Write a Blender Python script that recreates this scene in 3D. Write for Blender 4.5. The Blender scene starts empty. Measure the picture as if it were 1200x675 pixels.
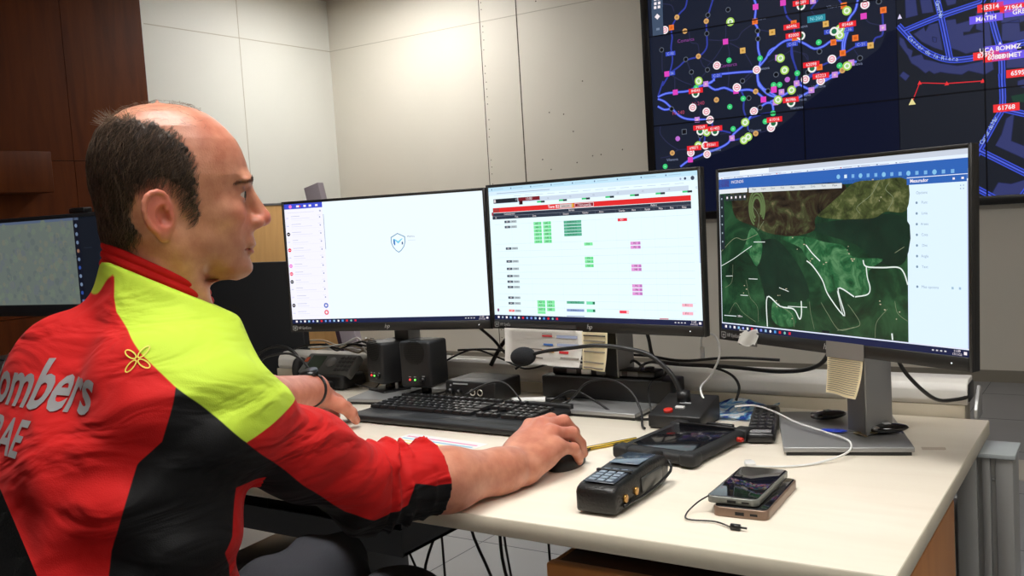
import bpy, bmesh, math, random
import numpy as np
from mathutils import Vector, Matrix, Euler
from mathutils.bvhtree import BVHTree
from math import sin, cos, pi, radians, sqrt, atan2
random.seed(7)
rng = np.random.RandomState(11)
SC = bpy.context.scene
COL = SC.collection

# ---------------------------------------------------------------- materials
def lin(c):
    return tuple((v/12.92 if v <= .04045 else ((v+.055)/1.055)**2.4) for v in c)
def rgb(r, g, b):
    return lin((r/255., g/255., b/255.))
MATS = {}
def mat(name, col, rough=.5, metal=0., noise=0., nscale=20., bump=0., bscale=60., emit=None, estr=1., coat=0., sheen=0.,
        sss=0., spec=.5, alpha=1., stretch=None, trans=0., ndetail=3.):
    if name in MATS: return MATS[name]
    m = bpy.data.materials.new(name); m.use_nodes = True
    nt = m.node_tree; N = nt.nodes; L = nt.links
    b = N['Principled BSDF']
    b.inputs['Base Color'].default_value = (*col, 1)
    b.inputs['Roughness'].default_value = rough
    b.inputs['Metallic'].default_value = metal
    b.inputs['Specular IOR Level'].default_value = spec
    b.inputs['Coat Weight'].default_value = coat
    b.inputs['Sheen Weight'].default_value = sheen
    b.inputs['Alpha'].default_value = alpha
    b.inputs['Transmission Weight'].default_value = trans
    if sss:
        b.inputs['Subsurface Weight'].default_value = sss
        b.inputs['Subsurface Radius'].default_value = (.012, .004, .002)
        b.inputs['Subsurface Scale'].default_value = 1.
    if emit:
        b.inputs['Emission Color'].default_value = (*emit, 1)
        b.inputs['Emission Strength'].default_value = estr
    if noise or bump:
        tc = N.new('ShaderNodeTexCoord'); mp = N.new('ShaderNodeMapping')
        if stretch: mp.inputs['Scale'].default_value = stretch
        L.new(tc.outputs['Object'], mp.inputs['Vector'])
    if noise:
        n = N.new('ShaderNodeTexNoise'); n.inputs['Scale'].default_value = nscale; n.inputs['Detail'].default_value = ndetail
        L.new(mp.outputs['Vector'], n.inputs['Vector'])
        r = N.new('ShaderNodeMapRange'); r.inputs['From Min'].default_value = .3; r.inputs['From Max'].default_value = .7
        r.inputs['To Min'].default_value = 1-noise; r.inputs['To Max'].default_value = 1+noise
        L.new(n.outputs['Fac'], r.inputs['Value'])
        mx = N.new('ShaderNodeVectorMath'); mx.operation = 'SCALE'; mx.inputs[0].default_value = col
        L.new(r.outputs['Result'], mx.inputs['Scale']); L.new(mx.outputs['Vector'], b.inputs['Base Color'])
    if bump:
        n2 = N.new('ShaderNodeTexNoise'); n2.inputs['Scale'].default_value = bscale; n2.inputs['Detail'].default_value = 4
        L.new(mp.outputs['Vector'], n2.inputs['Vector'])
        bp = N.new('ShaderNodeBump'); bp.inputs['Strength'].default_value = bump; bp.inputs['Distance'].default_value = .002
        L.new(n2.outputs['Fac'], bp.inputs['Height']); L.new(bp.outputs['Normal'], b.inputs['Normal'])
    MATS[name] = m
    return m

# ---------------------------------------------------------------- mesh building
class MB:
    """collects shapes, then links them as one mesh object"""
    def __init__(s): s.bm = bmesh.new(); s.mi = 0
    def _new(s, f0):
        s.bm.faces.ensure_lookup_table()
        for f in s.bm.faces[f0:]: f.material_index = s.mi
    def box(s, x0, x1, y0, y1, z0, z1, bev=0., seg=2, M=None, smooth=False):
        b = bmesh.new()
        bmesh.ops.create_cube(b, size=1)
        for v in b.verts:
            v.co = Vector(((x0+x1)/2+v.co.x*(x1-x0), (y0+y1)/2+v.co.y*(y1-y0), (z0+z1)/2+v.co.z*(z1-z0)))
        if bev: bmesh.ops.bevel(b, geom=list(b.edges), offset=bev, segments=seg, profile=.5, affect='EDGES', clamp_overlap=True)
        s.merge(b, M, smooth or bev > 0); return s
    def merge(s, b, M=None, smooth=False):
        if M is not None: bmesh.ops.transform(b, matrix=M, verts=list(b.verts))
        for f in b.faces: f.smooth = smooth; f.material_index = s.mi
        me = bpy.data.meshes.new('t'); b.to_mesh(me); b.free(); s.bm.from_mesh(me); bpy.data.meshes.remove(me)
    def cyl(s, c, r, h, axis='Z', seg=24, r2=None, bev=0., M=None):
        b = bmesh.new()
        bmesh.ops.create_cone(b, cap_ends=True, segments=seg, radius1=r, radius2=r if r2 is None else r2, depth=h)
        if bev:
            es = [e for e in b.edges if abs(e.verts[0].co.z-e.verts[1].co.z) < 1e-6]
            bmesh.ops.bevel(b, geom=es, offset=bev, segments=2, profile=.5, affect='EDGES')
        R = {'Z': Matrix.Identity(4), 'X': Matrix.Rotation(pi/2, 4, 'Y'), 'Y': Matrix.Rotation(-pi/2, 4, 'X')}[axis]
        T = Matrix.Translation(c) @ R
        if M is not None: T = M @ T
        s.merge(b, T, True); return s
    def sphere(s, c, r, sx=1, sy=1, sz=1, seg=20, M=None):
        b = bmesh.new(); bmesh.ops.create_uvsphere(b, u_segments=seg, v_segments=max(8, seg//2), radius=r)
        T = Matrix.Translation(c) @ Matrix.Diagonal((sx, sy, sz, 1))
        if M is not None: T = M @ T
        s.merge(b, T, True); return s
    def tube(s, pts, r, seg=10, closed=False, n=0, cap=True):
        """round tube along points; r number or list; n>0 smooths the path with n subdivisions per span"""
        P = [Vector(p) for p in pts]
        R = [r]*len(P) if not hasattr(r, '__len__') else list(r)
        if n:
            Q = []; RR = []
            for i in range(len(P)-1):
                p0 = P[max(i-1, 0)]; p1 = P[i]; p2 = P[i+1]; p3 = P[min(i+2, len(P)-1)]
                for k in range(n):
                    t = k/n
                    Q.append(.5*((2*p1)+(p2-p0)*t+(2*p0-5*p1+4*p2-p3)*t*t+(3*p1-p0-3*p2+p3)*t**3)); RR.append(R[i]*(1-t)+R[i+1]*t)
            Q.append(P[-1]); RR.append(R[-1]); P, R = Q, RR
        b = s.bm; rings = []; f0 = len(b.faces)
        prev = None
        for i, p in enumerate(P):
            t = (P[min(i+1, len(P)-1)]-P[max(i-1, 0)])
            if t.length < 1e-9: t = Vector((0, 0, 1))
            t.normalize()
            if prev is None:
                u = t.orthogonal().normalized()
            else:
                u = (prev-t*prev.dot(t))
                u = u.normalized() if u.length > 1e-6 else t.orthogonal().normalized()
            prev = u; w = t.cross(u)
            rings.append([b.verts.new(p+(u*cos(2*pi*k/seg)+w*sin(2*pi*k/seg))*R[i]) for k in range(seg)])
        for a, c in zip(rings, rings[1:]):
            for k in range(seg):
                f = b.faces.new((a[k], a[(k+1) % seg], c[(k+1) % seg], c[k])); f.smooth = True
        if cap:
            b.faces.new(rings[0][::-1]); b.faces.new(rings[-1])
        s._new(f0); return s
    def poly(s, pts):
        f0 = len(s.bm.faces); s.bm.faces.new([s.bm.verts.new(p) for p in pts]); s._new(f0); return s
    def prism(s, pts, d, M=None, bev=0.):
        """extrude the polygon pts (x,y) from z=0 to z=d"""
        b = bmesh.new(); lo = [b.verts.new((x, y, 0)) for x, y in pts]
        f = b.faces.new(lo); r = bmesh.ops.extrude_face_region(b, geom=[f])
        for v in [g for g in r['geom'] if isinstance(g, bmesh.types.BMVert)]: v.co.z += d
        bmesh.ops.recalc_face_normals(b, faces=list(b.faces))
        if bev: bmesh.ops.bevel(b, geom=list(b.edges), offset=bev, segments=2, profile=.5, affect='EDGES', clamp_overlap=True)
        s.merge(b, M, bev > 0); return s
    def grid(s, fn, nu, nv, thick=0.):
        b = bmesh.new(); V = [[b.verts.new(fn(i/nu, j/nv)) for j in range(nv+1)] for i in range(nu+1)]
        for i in range(nu):
            for j in range(nv): b.faces.new((V[i][j], V[i+1][j], V[i+1][j+1], V[i][j+1]))
        if thick:
            r = bmesh.ops.solidify(b, geom=list(b.faces), thickness=thick)
        s.merge(b, None, True); return s
    def text(s, txt, size, M, depth=.0003, align='CENTER', squash=1., bold=False):
        me = text_mesh(txt, size, depth, align, squash, bold)
        b = bmesh.new(); b.from_mesh(me); bpy.data.meshes.remove(me); s.merge(b, M, False); return s
    def build(s, name, m, parent=None, loc=None, rot=None):
        me = bpy.data.meshes.new(name); s.bm.to_mesh(me); s.bm.free()
        for mm in (m if isinstance(m, (list, tuple)) else [m]): me.materials.append(mm)
        me.shade_smooth() if False else None
        o = bpy.data.objects.new(name, me); COL.objects.link(o)
        if parent: o.parent = parent
        if loc: o.location = loc
        if rot is not None: o.rotation_euler = rot if hasattr(rot, '__len__') else (0, 0, rot)
        if not parent and loc is None: recentre(o)
        return o

def recentre(o):
    """move a top-level mesh's origin to the bottom centre of its box"""
    me = o.data
    if not len(me.vertices): return
    co = np.empty(len(me.vertices)*3, np.float32); me.vertices.foreach_get('co', co); co = co.reshape(-1, 3)
    lo, hi = co.min(0), co.max(0)
    c = np.array([(lo[0]+hi[0])/2, (lo[1]+hi[1])/2, lo[2]])
    me.vertices.foreach_set('co', (co-c).astype(np.float32).ravel()); o.location = Vector([float(v) for v in c]); me.update()

def text_mesh(txt, size, depth, align='CENTER', squash=1., bold=False):
    cu = bpy.data.curves.new('t', 'FONT'); cu.body = txt; cu.size = size; cu.extrude = depth/2
    cu.align_x = align; cu.align_y = 'CENTER'; cu.resolution_u = 3
    if bold: cu.offset = size*.022
    o = bpy.data.objects.new('t', cu); COL.objects.link(o)
    dg = bpy.context.evaluated_depsgraph_get(); me = bpy.data.meshes.new_from_object(o.evaluated_get(dg))
    bpy.data.objects.remove(o); bpy.data.curves.remove(cu)
    for v in me.vertices: v.co.x *= squash
    return me

def tag(o, label=None, cat=None, group=None, kind=None):
    if label: o['label'] = label
    if cat: o['category'] = cat
    if group: o['group'] = group
    if kind: o['kind'] = kind
    return o
def thing(name, label, cat, loc=(0, 0, 0), rot=0., group=None):
    o = bpy.data.objects.new(name, None); COL.objects.link(o); o.empty_display_size = .05
    o.location = loc; o.rotation_euler = (0, 0, rot) if not hasattr(rot, '__len__') else rot
    return tag(o, label, cat, group)
def struct(mb, name, m, **k): return tag(mb.build(name, m, **k), kind='structure')
def copy_thing(root, loc, rot, label=None):
    r = root.copy(); COL.objects.link(r); r.location = loc; r.rotation_euler = (0, 0, rot)
    if label: r['label'] = label
    for ch in list(root.children):
        c = ch.copy(); COL.objects.link(c); c.parent = r
        for g in ch.children:
            d = g.copy(); COL.objects.link(d); d.parent = c
    return r
def Tr(x, y, z, rx=0, ry=0, rz=0): return Matrix.Translation((x, y, z)) @ Euler((rx, ry, rz)).to_matrix().to_4x4()

DZ = .74      # height of the desk top
BLACK = mat('black_plastic', (.012, .012, .013), .45, bump=.15, bscale=400)
SATIN = mat('black_satin', (.008, .008, .009), .3)
RUBBER = mat('black_rubber', (.014, .014, .015), .6, bump=.1, bscale=300)
GREYP = mat('grey_plastic', (.12, .12, .125), .5)
SILVER = mat('silver_paint', (.36, .365, .37), .38, .55)
WHITEP = mat('white_plastic', (.75, .75, .74), .35)
CABLE = mat('black_cable', (.01, .01, .011), .42)
WCABLE = mat('white_cable', (.78, .78, .77), .4)
# ---------------------------------------------------------------- the room
WY = 6.14; WX = -5.76; CH = 3.05
def wall_panel_mat(name, col, joints_attr=None):
    return mat(name, col, .55, noise=.025, nscale=1.3, bump=.12, bscale=150, ndetail=6)
WALLP = wall_panel_mat('cream_wall_panel', rgb(224, 219, 207))
WALLL = mat('cream_side_wall', rgb(228, 228, 221), .5, noise=.02, nscale=1.1, bump=.1, bscale=120)
JOINT = mat('panel_joint', rgb(90, 82, 70), .8)
def wood_mat(name, c1, c2, rough=.4, sc=(1, 1, .12), scale=14.):
    m = bpy.data.materials.new(name); m.use_nodes = True; N = m.node_tree.nodes; L = m.node_tree.links; b = N['Principled BSDF']
    tc = N.new('ShaderNodeTexCoord'); mp = N.new('ShaderNodeMapping'); mp.inputs['Scale'].default_value = sc
    n = N.new('ShaderNodeTexNoise'); n.inputs['Scale'].default_value = scale; n.inputs['Detail'].default_value = 6; n.inputs['Distortion'].default_value = .6
    cr = N.new('ShaderNodeValToRGB'); cr.color_ramp.elements[0].color = (*c1, 1); cr.color_ramp.elements[1].color = (*c2, 1)
    cr.color_ramp.elements[0].position = .3; cr.color_ramp.elements[1].position = .72
    L.new(tc.outputs['Object'], mp.inputs['Vector']); L.new(mp.outputs['Vector'], n.inputs['Vector'])
    L.new(n.outputs['Fac'], cr.inputs['Fac']); L.new(cr.outputs['Color'], b.inputs['Base Color'])
    b.inputs['Roughness'].default_value = rough
    return m
WOODW = wood_mat('reddish_wood_panel', rgb(80, 35, 8), rgb(100, 48, 13), .5)
WOODW.node_tree.nodes['Principled BSDF'].inputs['Specular IOR Level'].default_value = .15
WOODT = wood_mat('tan_wood_panel', rgb(196, 150, 92), rgb(212, 166, 106), .45)

mb = MB(); mb.box(WX-.1, 3.2, WY, WY+.12, 0, CH)
struct(mb, 'wall_back', WALLP)
mb = MB(); mb.box(WX-.12, WX, 4.262, WY, 0, CH)
struct(mb, 'wall_left', WALLL)
mb = MB(); mb.box(3.2, 3.32, -3.2, WY+.12, 0, CH); struct(mb, 'wall_right', WALLP)
mb = MB(); mb.box(WX-.1, 3.2, -3.32, -3.2, 0, CH); struct(mb, 'wall_behind', WALLP)
# joints of the back wall's panels, recessed lines
mb = MB()
for x, w in ((-4.19, .006), (-3.855, .009)): mb.box(x-w/2, x+w/2, WY-.0015, WY+.004, 0, CH)
for x in (-.55+.9, 1.55): mb.box(x-.004, x+.004, WY-.0015, WY+.004, 0, CH)
o = struct(mb, 'trim_1', JOINT)
mb = MB(); mb.box(WX, 3.2, WY-.0012, WY+.004, 2.625, 2.631)
mb.box(WX-.004, WX+.0012, 4.3, WY, 2.625, 2.631); mb.box(WX-.004, WX+.0012, 5.145, 5.151, 0, CH)
struct(mb, 'trim_2', mat('faint_joint', rgb(190, 184, 170), .7))
# small screw heads beside the joints of the back wall
mb = MB()
for k in range(46):
    z = 2.9-k*.06+random.uniform(-.01, .01)
    if random.random() < .75: mb.cyl((-4.165+random.uniform(-.004, .004), WY, z), .004, .003, 'Y', 8)
for k in range(16): mb.cyl((random.uniform(-3.7, -2.9), WY, random.uniform(1.3, 2.9)), .005, .003, 'Y', 8)
struct(mb, 'trim_3', JOINT)
# reddish wood panelling on the left, in front of the cream wall's line
mb = MB()
cols = [4.262, 3.66, 2.4, 1.2, 0, -1.2, -2.4, -3.2]; rows = [0, .7, 1.668, CH]
for a, b_ in zip(cols, cols[1:]):
    for z0, z1 in zip(rows, rows[1:]):
        mb.box(WX-.03, WX+.03, b_+.002, a-.002, z0+.002, z1-.002)
struct(mb, 'wall_left_wood', WOODW)
mb = MB(); mb.box(WX-.12, WX-.03, -3.2, 4.262, 0, CH); struct(mb, 'wall_left_backing', JOINT)
mb = MB(); mb.box(WX+.03, WX+.19, 2.3, 3.41, 1.46, 1.71, .006)
tag(mb.build('wall_box', WOODW), 'reddish brown wooden box fixed on the dark wood panelling', 'wall box')
mb = MB(); mb.box(WX+.0015, WX+.035, 4.30, 6.02, .12, 1.335, .003)
mb.mi = 1; mb.box(WX+.0015, WX+.042, 4.30, 6.02, 1.335, 1.352, .002)
tag(mb.build('wood_cladding', [WOODT, GREYP]), 'tan wood cladding board low on the cream side wall', 'cladding')
# floor and ceiling
FLOOR = mat('blue_grey_floor', rgb(150, 152, 156), .32, noise=.05, nscale=3., bump=.05, bscale=90, ndetail=8)
mb = MB(); mb.box(WX-.1, 3.2, -3.2, WY, -.1, 0); struct(mb, 'floor', FLOOR)
mb = MB()
for k in range(-9, 6): mb.box(k*.62-.1, k*.62-.097, -3.2, WY, -.001, .0006)
for k in range(-5, 10): mb.box(WX, 3.2, k*.62+.2, k*.62+.203, -.001, .0006)
struct(mb, 'floor_joints', mat('floor_joint', rgb(96, 98, 102), .6))
mb = MB(); mb.box(-.62, .1, 4.1, 4.4, -.002, .004); struct(mb, 'floor_pale_patch', mat('pale_patch', rgb(205, 200, 188), .4))  # flat rectangle in a paler tone than the floor around it
mb = MB(); mb.box(WX, 3.2, WY-.012, WY, 0, .07); struct(mb, 'baseboard_back', mat('base_grey', rgb(140, 134, 122), .5))
mb = MB(); mb.box(WX-.1, 3.3, -3.3, WY+.1, CH, CH+.1); struct(mb, 'ceiling', mat('ceiling_wood', rgb(196, 176, 158), .6, noise=.08, nscale=5, stretch=(.2, 3, 1)))
# ---------------------------------------------------------------- the desk
MAPLE = wood_mat('pale_maple_laminate', rgb(234, 223, 206), rgb(241, 232, 216), .33, (.35, 2.2, 1), 9.)
EDGE = mat('desk_edge', rgb(205, 197, 178), .5, noise=.03, nscale=30)
ALU = mat('aluminium', (.42, .425, .42), .45, .55)
OAK = wood_mat('orange_wood', rgb(178, 116, 62), rgb(202, 140, 82), .4, (1, 1, .15), 12)
XR, XL, YB, YF = -.222, -2.05, 1.863, 1.063
desk = thing('desk', 'long pale maple desk with three monitors on it', 'desk', ((XR+XL)/2, (YB+YF)/2, 0))
cx, cy = (XR+XL)/2, (YB+YF)/2
mb = MB(); mb.box(XL-cx, XR-cx, YF-cy, YB-cy, DZ-.026, DZ, .0015, 1)
me_top = mb.build('desktop', [MAPLE, EDGE], desk)
for p in me_top.data.polygons:
    if p.normal.z < .8: p.material_index = 1
mb = MB(); mb.box(XL-cx+.05, XR-cx-.12, YF-cy+.12, YF-cy+.16, DZ-.075, DZ-.026); mb.box(XL-cx+.05, XR-cx-.12, YB-cy-.12, YB-cy-.08, DZ-.075, DZ-.026)
mb.build('frame_rail', ALU, desk)
def desk_leg(x):
    m = MB(); m.box(x, x+.05, YF-cy+.12, YB-cy-.08, .0, .04, .004); m.box(x, x+.05, .0, .08, .04, DZ-.026, .004)
    return m.build('leg', ALU, desk)
desk_leg(XL-cx+.03)
# grooved aluminium column at the right rear
mb = MB(); x0, x1, y0, y1 = -.265-cx, -.177-cx, 1.772-cy, 1.862-cy
mb.box(x0, x1, y0+.012, y1, 0, .695, .001)
for a, b_ in ((0, .032), (.040, .053), (.061, .088)): mb.box(x0+a, x0+b_, y0, y0+.014, 0, .695, .0015)
mb.cyl((x0+.057, y0+.011, .655), .0035, .004, 'Y', 12)
mb.build('leg', ALU, desk)
mb = MB(); mb.box(x0-.02, x1+.004, y0-.004, y1+.002, .695, .703, .001); mb.build('leg_cap', mat('pale_cap', rgb(175, 182, 184), .35), desk)
mb = MB(); mb.box(x0-.055, x0-.006, y0+.0, y1-.03, 0, .60, .002); tag(mb.build('leg_bracket', mat('pale_metal', rgb(200, 200, 198), .4), desk), 'pale metal bracket beside the column')
# drawer pedestal
ped = thing('drawer_pedestal', 'orange wood drawer pedestal under the right end of the desk', 'drawer pedestal', (-.475, 1.335, 0))
mb = MB(); mb.box(-.233, .233, -.19, .2, .03, .655, .002); mb.build('body', [mat('dark_wood', rgb(70, 40, 20), .5)], ped)
mb = MB(); mb.box(.233, .241, -.195, .2, .03, .688, .001); mb.build('side_panel', OAK, ped)
mb = MB(); mb.box(-.24, -.233, -.195, .2, .03, .655, .001); mb.build('side_panel', OAK, ped)
for z0, z1 in ((.04, .23), (.235, .44), (.445, .661)):
    mb = MB(); mb.box(-.236, .236, -.212, -.192, z0, z1, .003); d = mb.build('drawer', OAK, ped)
    h = MB(); h.box(-.06, .06, -.226, -.2125, (z0+z1)/2-.006, (z0+z1)/2+.006, .002); h.build('handle', ALU, d)
# white cable duct along the rear edge
duct = thing('cable_duct', 'white cable duct running along the rear edge of the desk', 'cable duct', (-1.148, 1.905, 0))
mb = MB(); prof = [(-.036, .763), (-.040, .772), (-.038, .79), (-.03, .802), (-.015, .808), (.03, .808), (.03, .763)]
mb.prism([(y, z) for y, z in prof], 1.78, Matrix(((0, 0, 1, -.89), (1, 0, 0, 0), (0, 1, 0, 0), (0, 0, 0, 1))), .002)
mb.build('lid', mat('duct_white', rgb(214, 211, 205), .3), duct)
mb = MB(); mb.box(-.9, .885, -.036, .03, DZ-.03, .7625, .001); mb.build('lower_strip', mat('duct_beige', rgb(196, 186, 166), .45), duct)
mb = MB(); mb.box(.868, .893, -.030, .026, .768, .800, .002); mb.build('duct_opening', SATIN, duct)
mb = MB(); mb.prism([(-.035, .0), (.03, 0), (.03, .050), (.01, .058), (-.02, .035), (-.035, .02)], .006, Matrix(((0, 0, 1, .900), (1, 0, 0, 0), (0, 1, 0, DZ-.005), (0, 0, 0, 1))), .001)
mb.build('end_cap', ALU, duct)
# ---------------------------------------------------------------- screen pictures (flat coloured shapes on a display)
def screen_mat(name, strength, rough=.25):
    m = bpy.data.materials.new(name); m.use_nodes = True; N = m.node_tree.nodes; L = m.node_tree.links; b = N['Principled BSDF']
    b.inputs['Base Color'].default_value = (.01, .01, .012, 1); b.inputs['Roughness'].default_value = rough; b.inputs['Specular IOR Level'].default_value = .2
    a = N.new('ShaderNodeVertexColor'); a.layer_name = 'Col'
    L.new(a.outputs['Color'], b.inputs['Emission Color']); b.inputs['Emission Strength'].default_value = strength
    return m
class Canvas:
    def __init__(s, step=.00006): s.v = []; s.f = []; s.c = []; s.m = []; s.k = 0; s.d = step; s.mi = 0
    def layer(s): s.k += 1
    def poly(s, pts, col, mi=0):
        i = len(s.v); y = -s.k*s.d
        s.v += [(p[0], y, p[1]) for p in pts]; s.f.append(tuple(range(i, i+len(pts)))); s.c.append(col); s.m.append(mi)
    def rect(s, x0, y0, x1, y1, col, mi=0, sh=0.):
        s.poly([(x0, y0), (x1, y0), (x1+sh, y1), (x0+sh, y1)], col, mi)
    def disc(s, x, y, r, col, n=18): s.poly([(x+r*cos(2*pi*k/n), y+r*sin(2*pi*k/n)) for k in range(n)], col)
    def line(s, pts, w, col, sub=0):
        P = [Vector(p) for p in pts]
        if sub:
            Q = []
            for i in range(len(P)-1):
                p0 = P[max(i-1, 0)]; p1 = P[i]; p2 = P[i+1]; p3 = P[min(i+2, len(P)-1)]
                for k in range(sub):
                    t = k/sub; Q.append(.5*((2*p1)+(p2-p0)*t+(2*p0-5*p1+4*p2-p3)*t*t+(3*p1-p0-3*p2+p3)*t**3))
            Q.append(P[-1]); P = Q
        nn = []
        for i in range(len(P)):
            t = P[min(i+1, len(P)-1)]-P[max(i-1, 0)]; t = t.normalized() if t.length else Vector((1, 0)); nn.append(Vector((-t.y, t.x))*w/2)
        i0 = len(s.v); y = -s.k*s.d
        for p, n in zip(P, nn): s.v += [(p.x+n.x, y, p.y+n.y), (p.x-n.x, y, p.y-n.y)]
        for i in range(len(P)-1):
            a = i0+2*i; s.f.append((a, a+1, a+3, a+2)); s.c.append(col); s.m.append(0)
    def text(s, t, x, y, size, col, ang=0., align='CENTER', squash=1., bold=False):
        me = text_mesh(t, size, 0, align, squash, bold); i0 = len(s.v); yy = -s.k*s.d; ca, sa = cos(ang), sin(ang)
        s.v += [(x+v.co.x*ca-v.co.y*sa, yy, y+v.co.x*sa+v.co.y*ca) for v in me.vertices]
        for p in me.polygons: s.f.append(tuple(i0+k for k in p.vertices)); s.c.append(col); s.m.append(0)
        bpy.data.meshes.remove(me)
    def build(s, name, mats, parent=None, M=None, clip=None):
        b = bmesh.new(); cl = b.loops.layers.float_color.new('Col'); vs = [b.verts.new(v) for v in s.v]
        for f, c, m in zip(s.f, s.c, s.m):
            try: ff = b.faces.new([vs[i] for i in f])
            except ValueError: continue
            ff.material_index = m
            for l in ff.loops: l[cl] = (*c, 1)
            ff.normal_update()
            if ff.normal.y > 0: ff.normal_flip()
        if clip:
            x0, x1, z0, z1 = clip
            for co, no in (((x0, 0, 0), (-1, 0, 0)), ((x1, 0, 0), (1, 0, 0)), ((0, 0, z0), (0, 0, -1)), ((0, 0, z1), (0, 0, 1))):
                bmesh.ops.bisect_plane(b, geom=list(b.verts)+list(b.edges)+list(b.faces), plane_co=co, plane_no=no, clear_outer=True)
        if M is not None: bmesh.ops.transform(b, matrix=M, verts=list(b.verts))
        me = bpy.data.meshes.new(name); b.to_mesh(me); b.free()
        for m in mats: me.materials.append(m)
        o = bpy.data.objects.new(name, me); COL.objects.link(o)
        if parent: o.parent = parent
        return o
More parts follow.
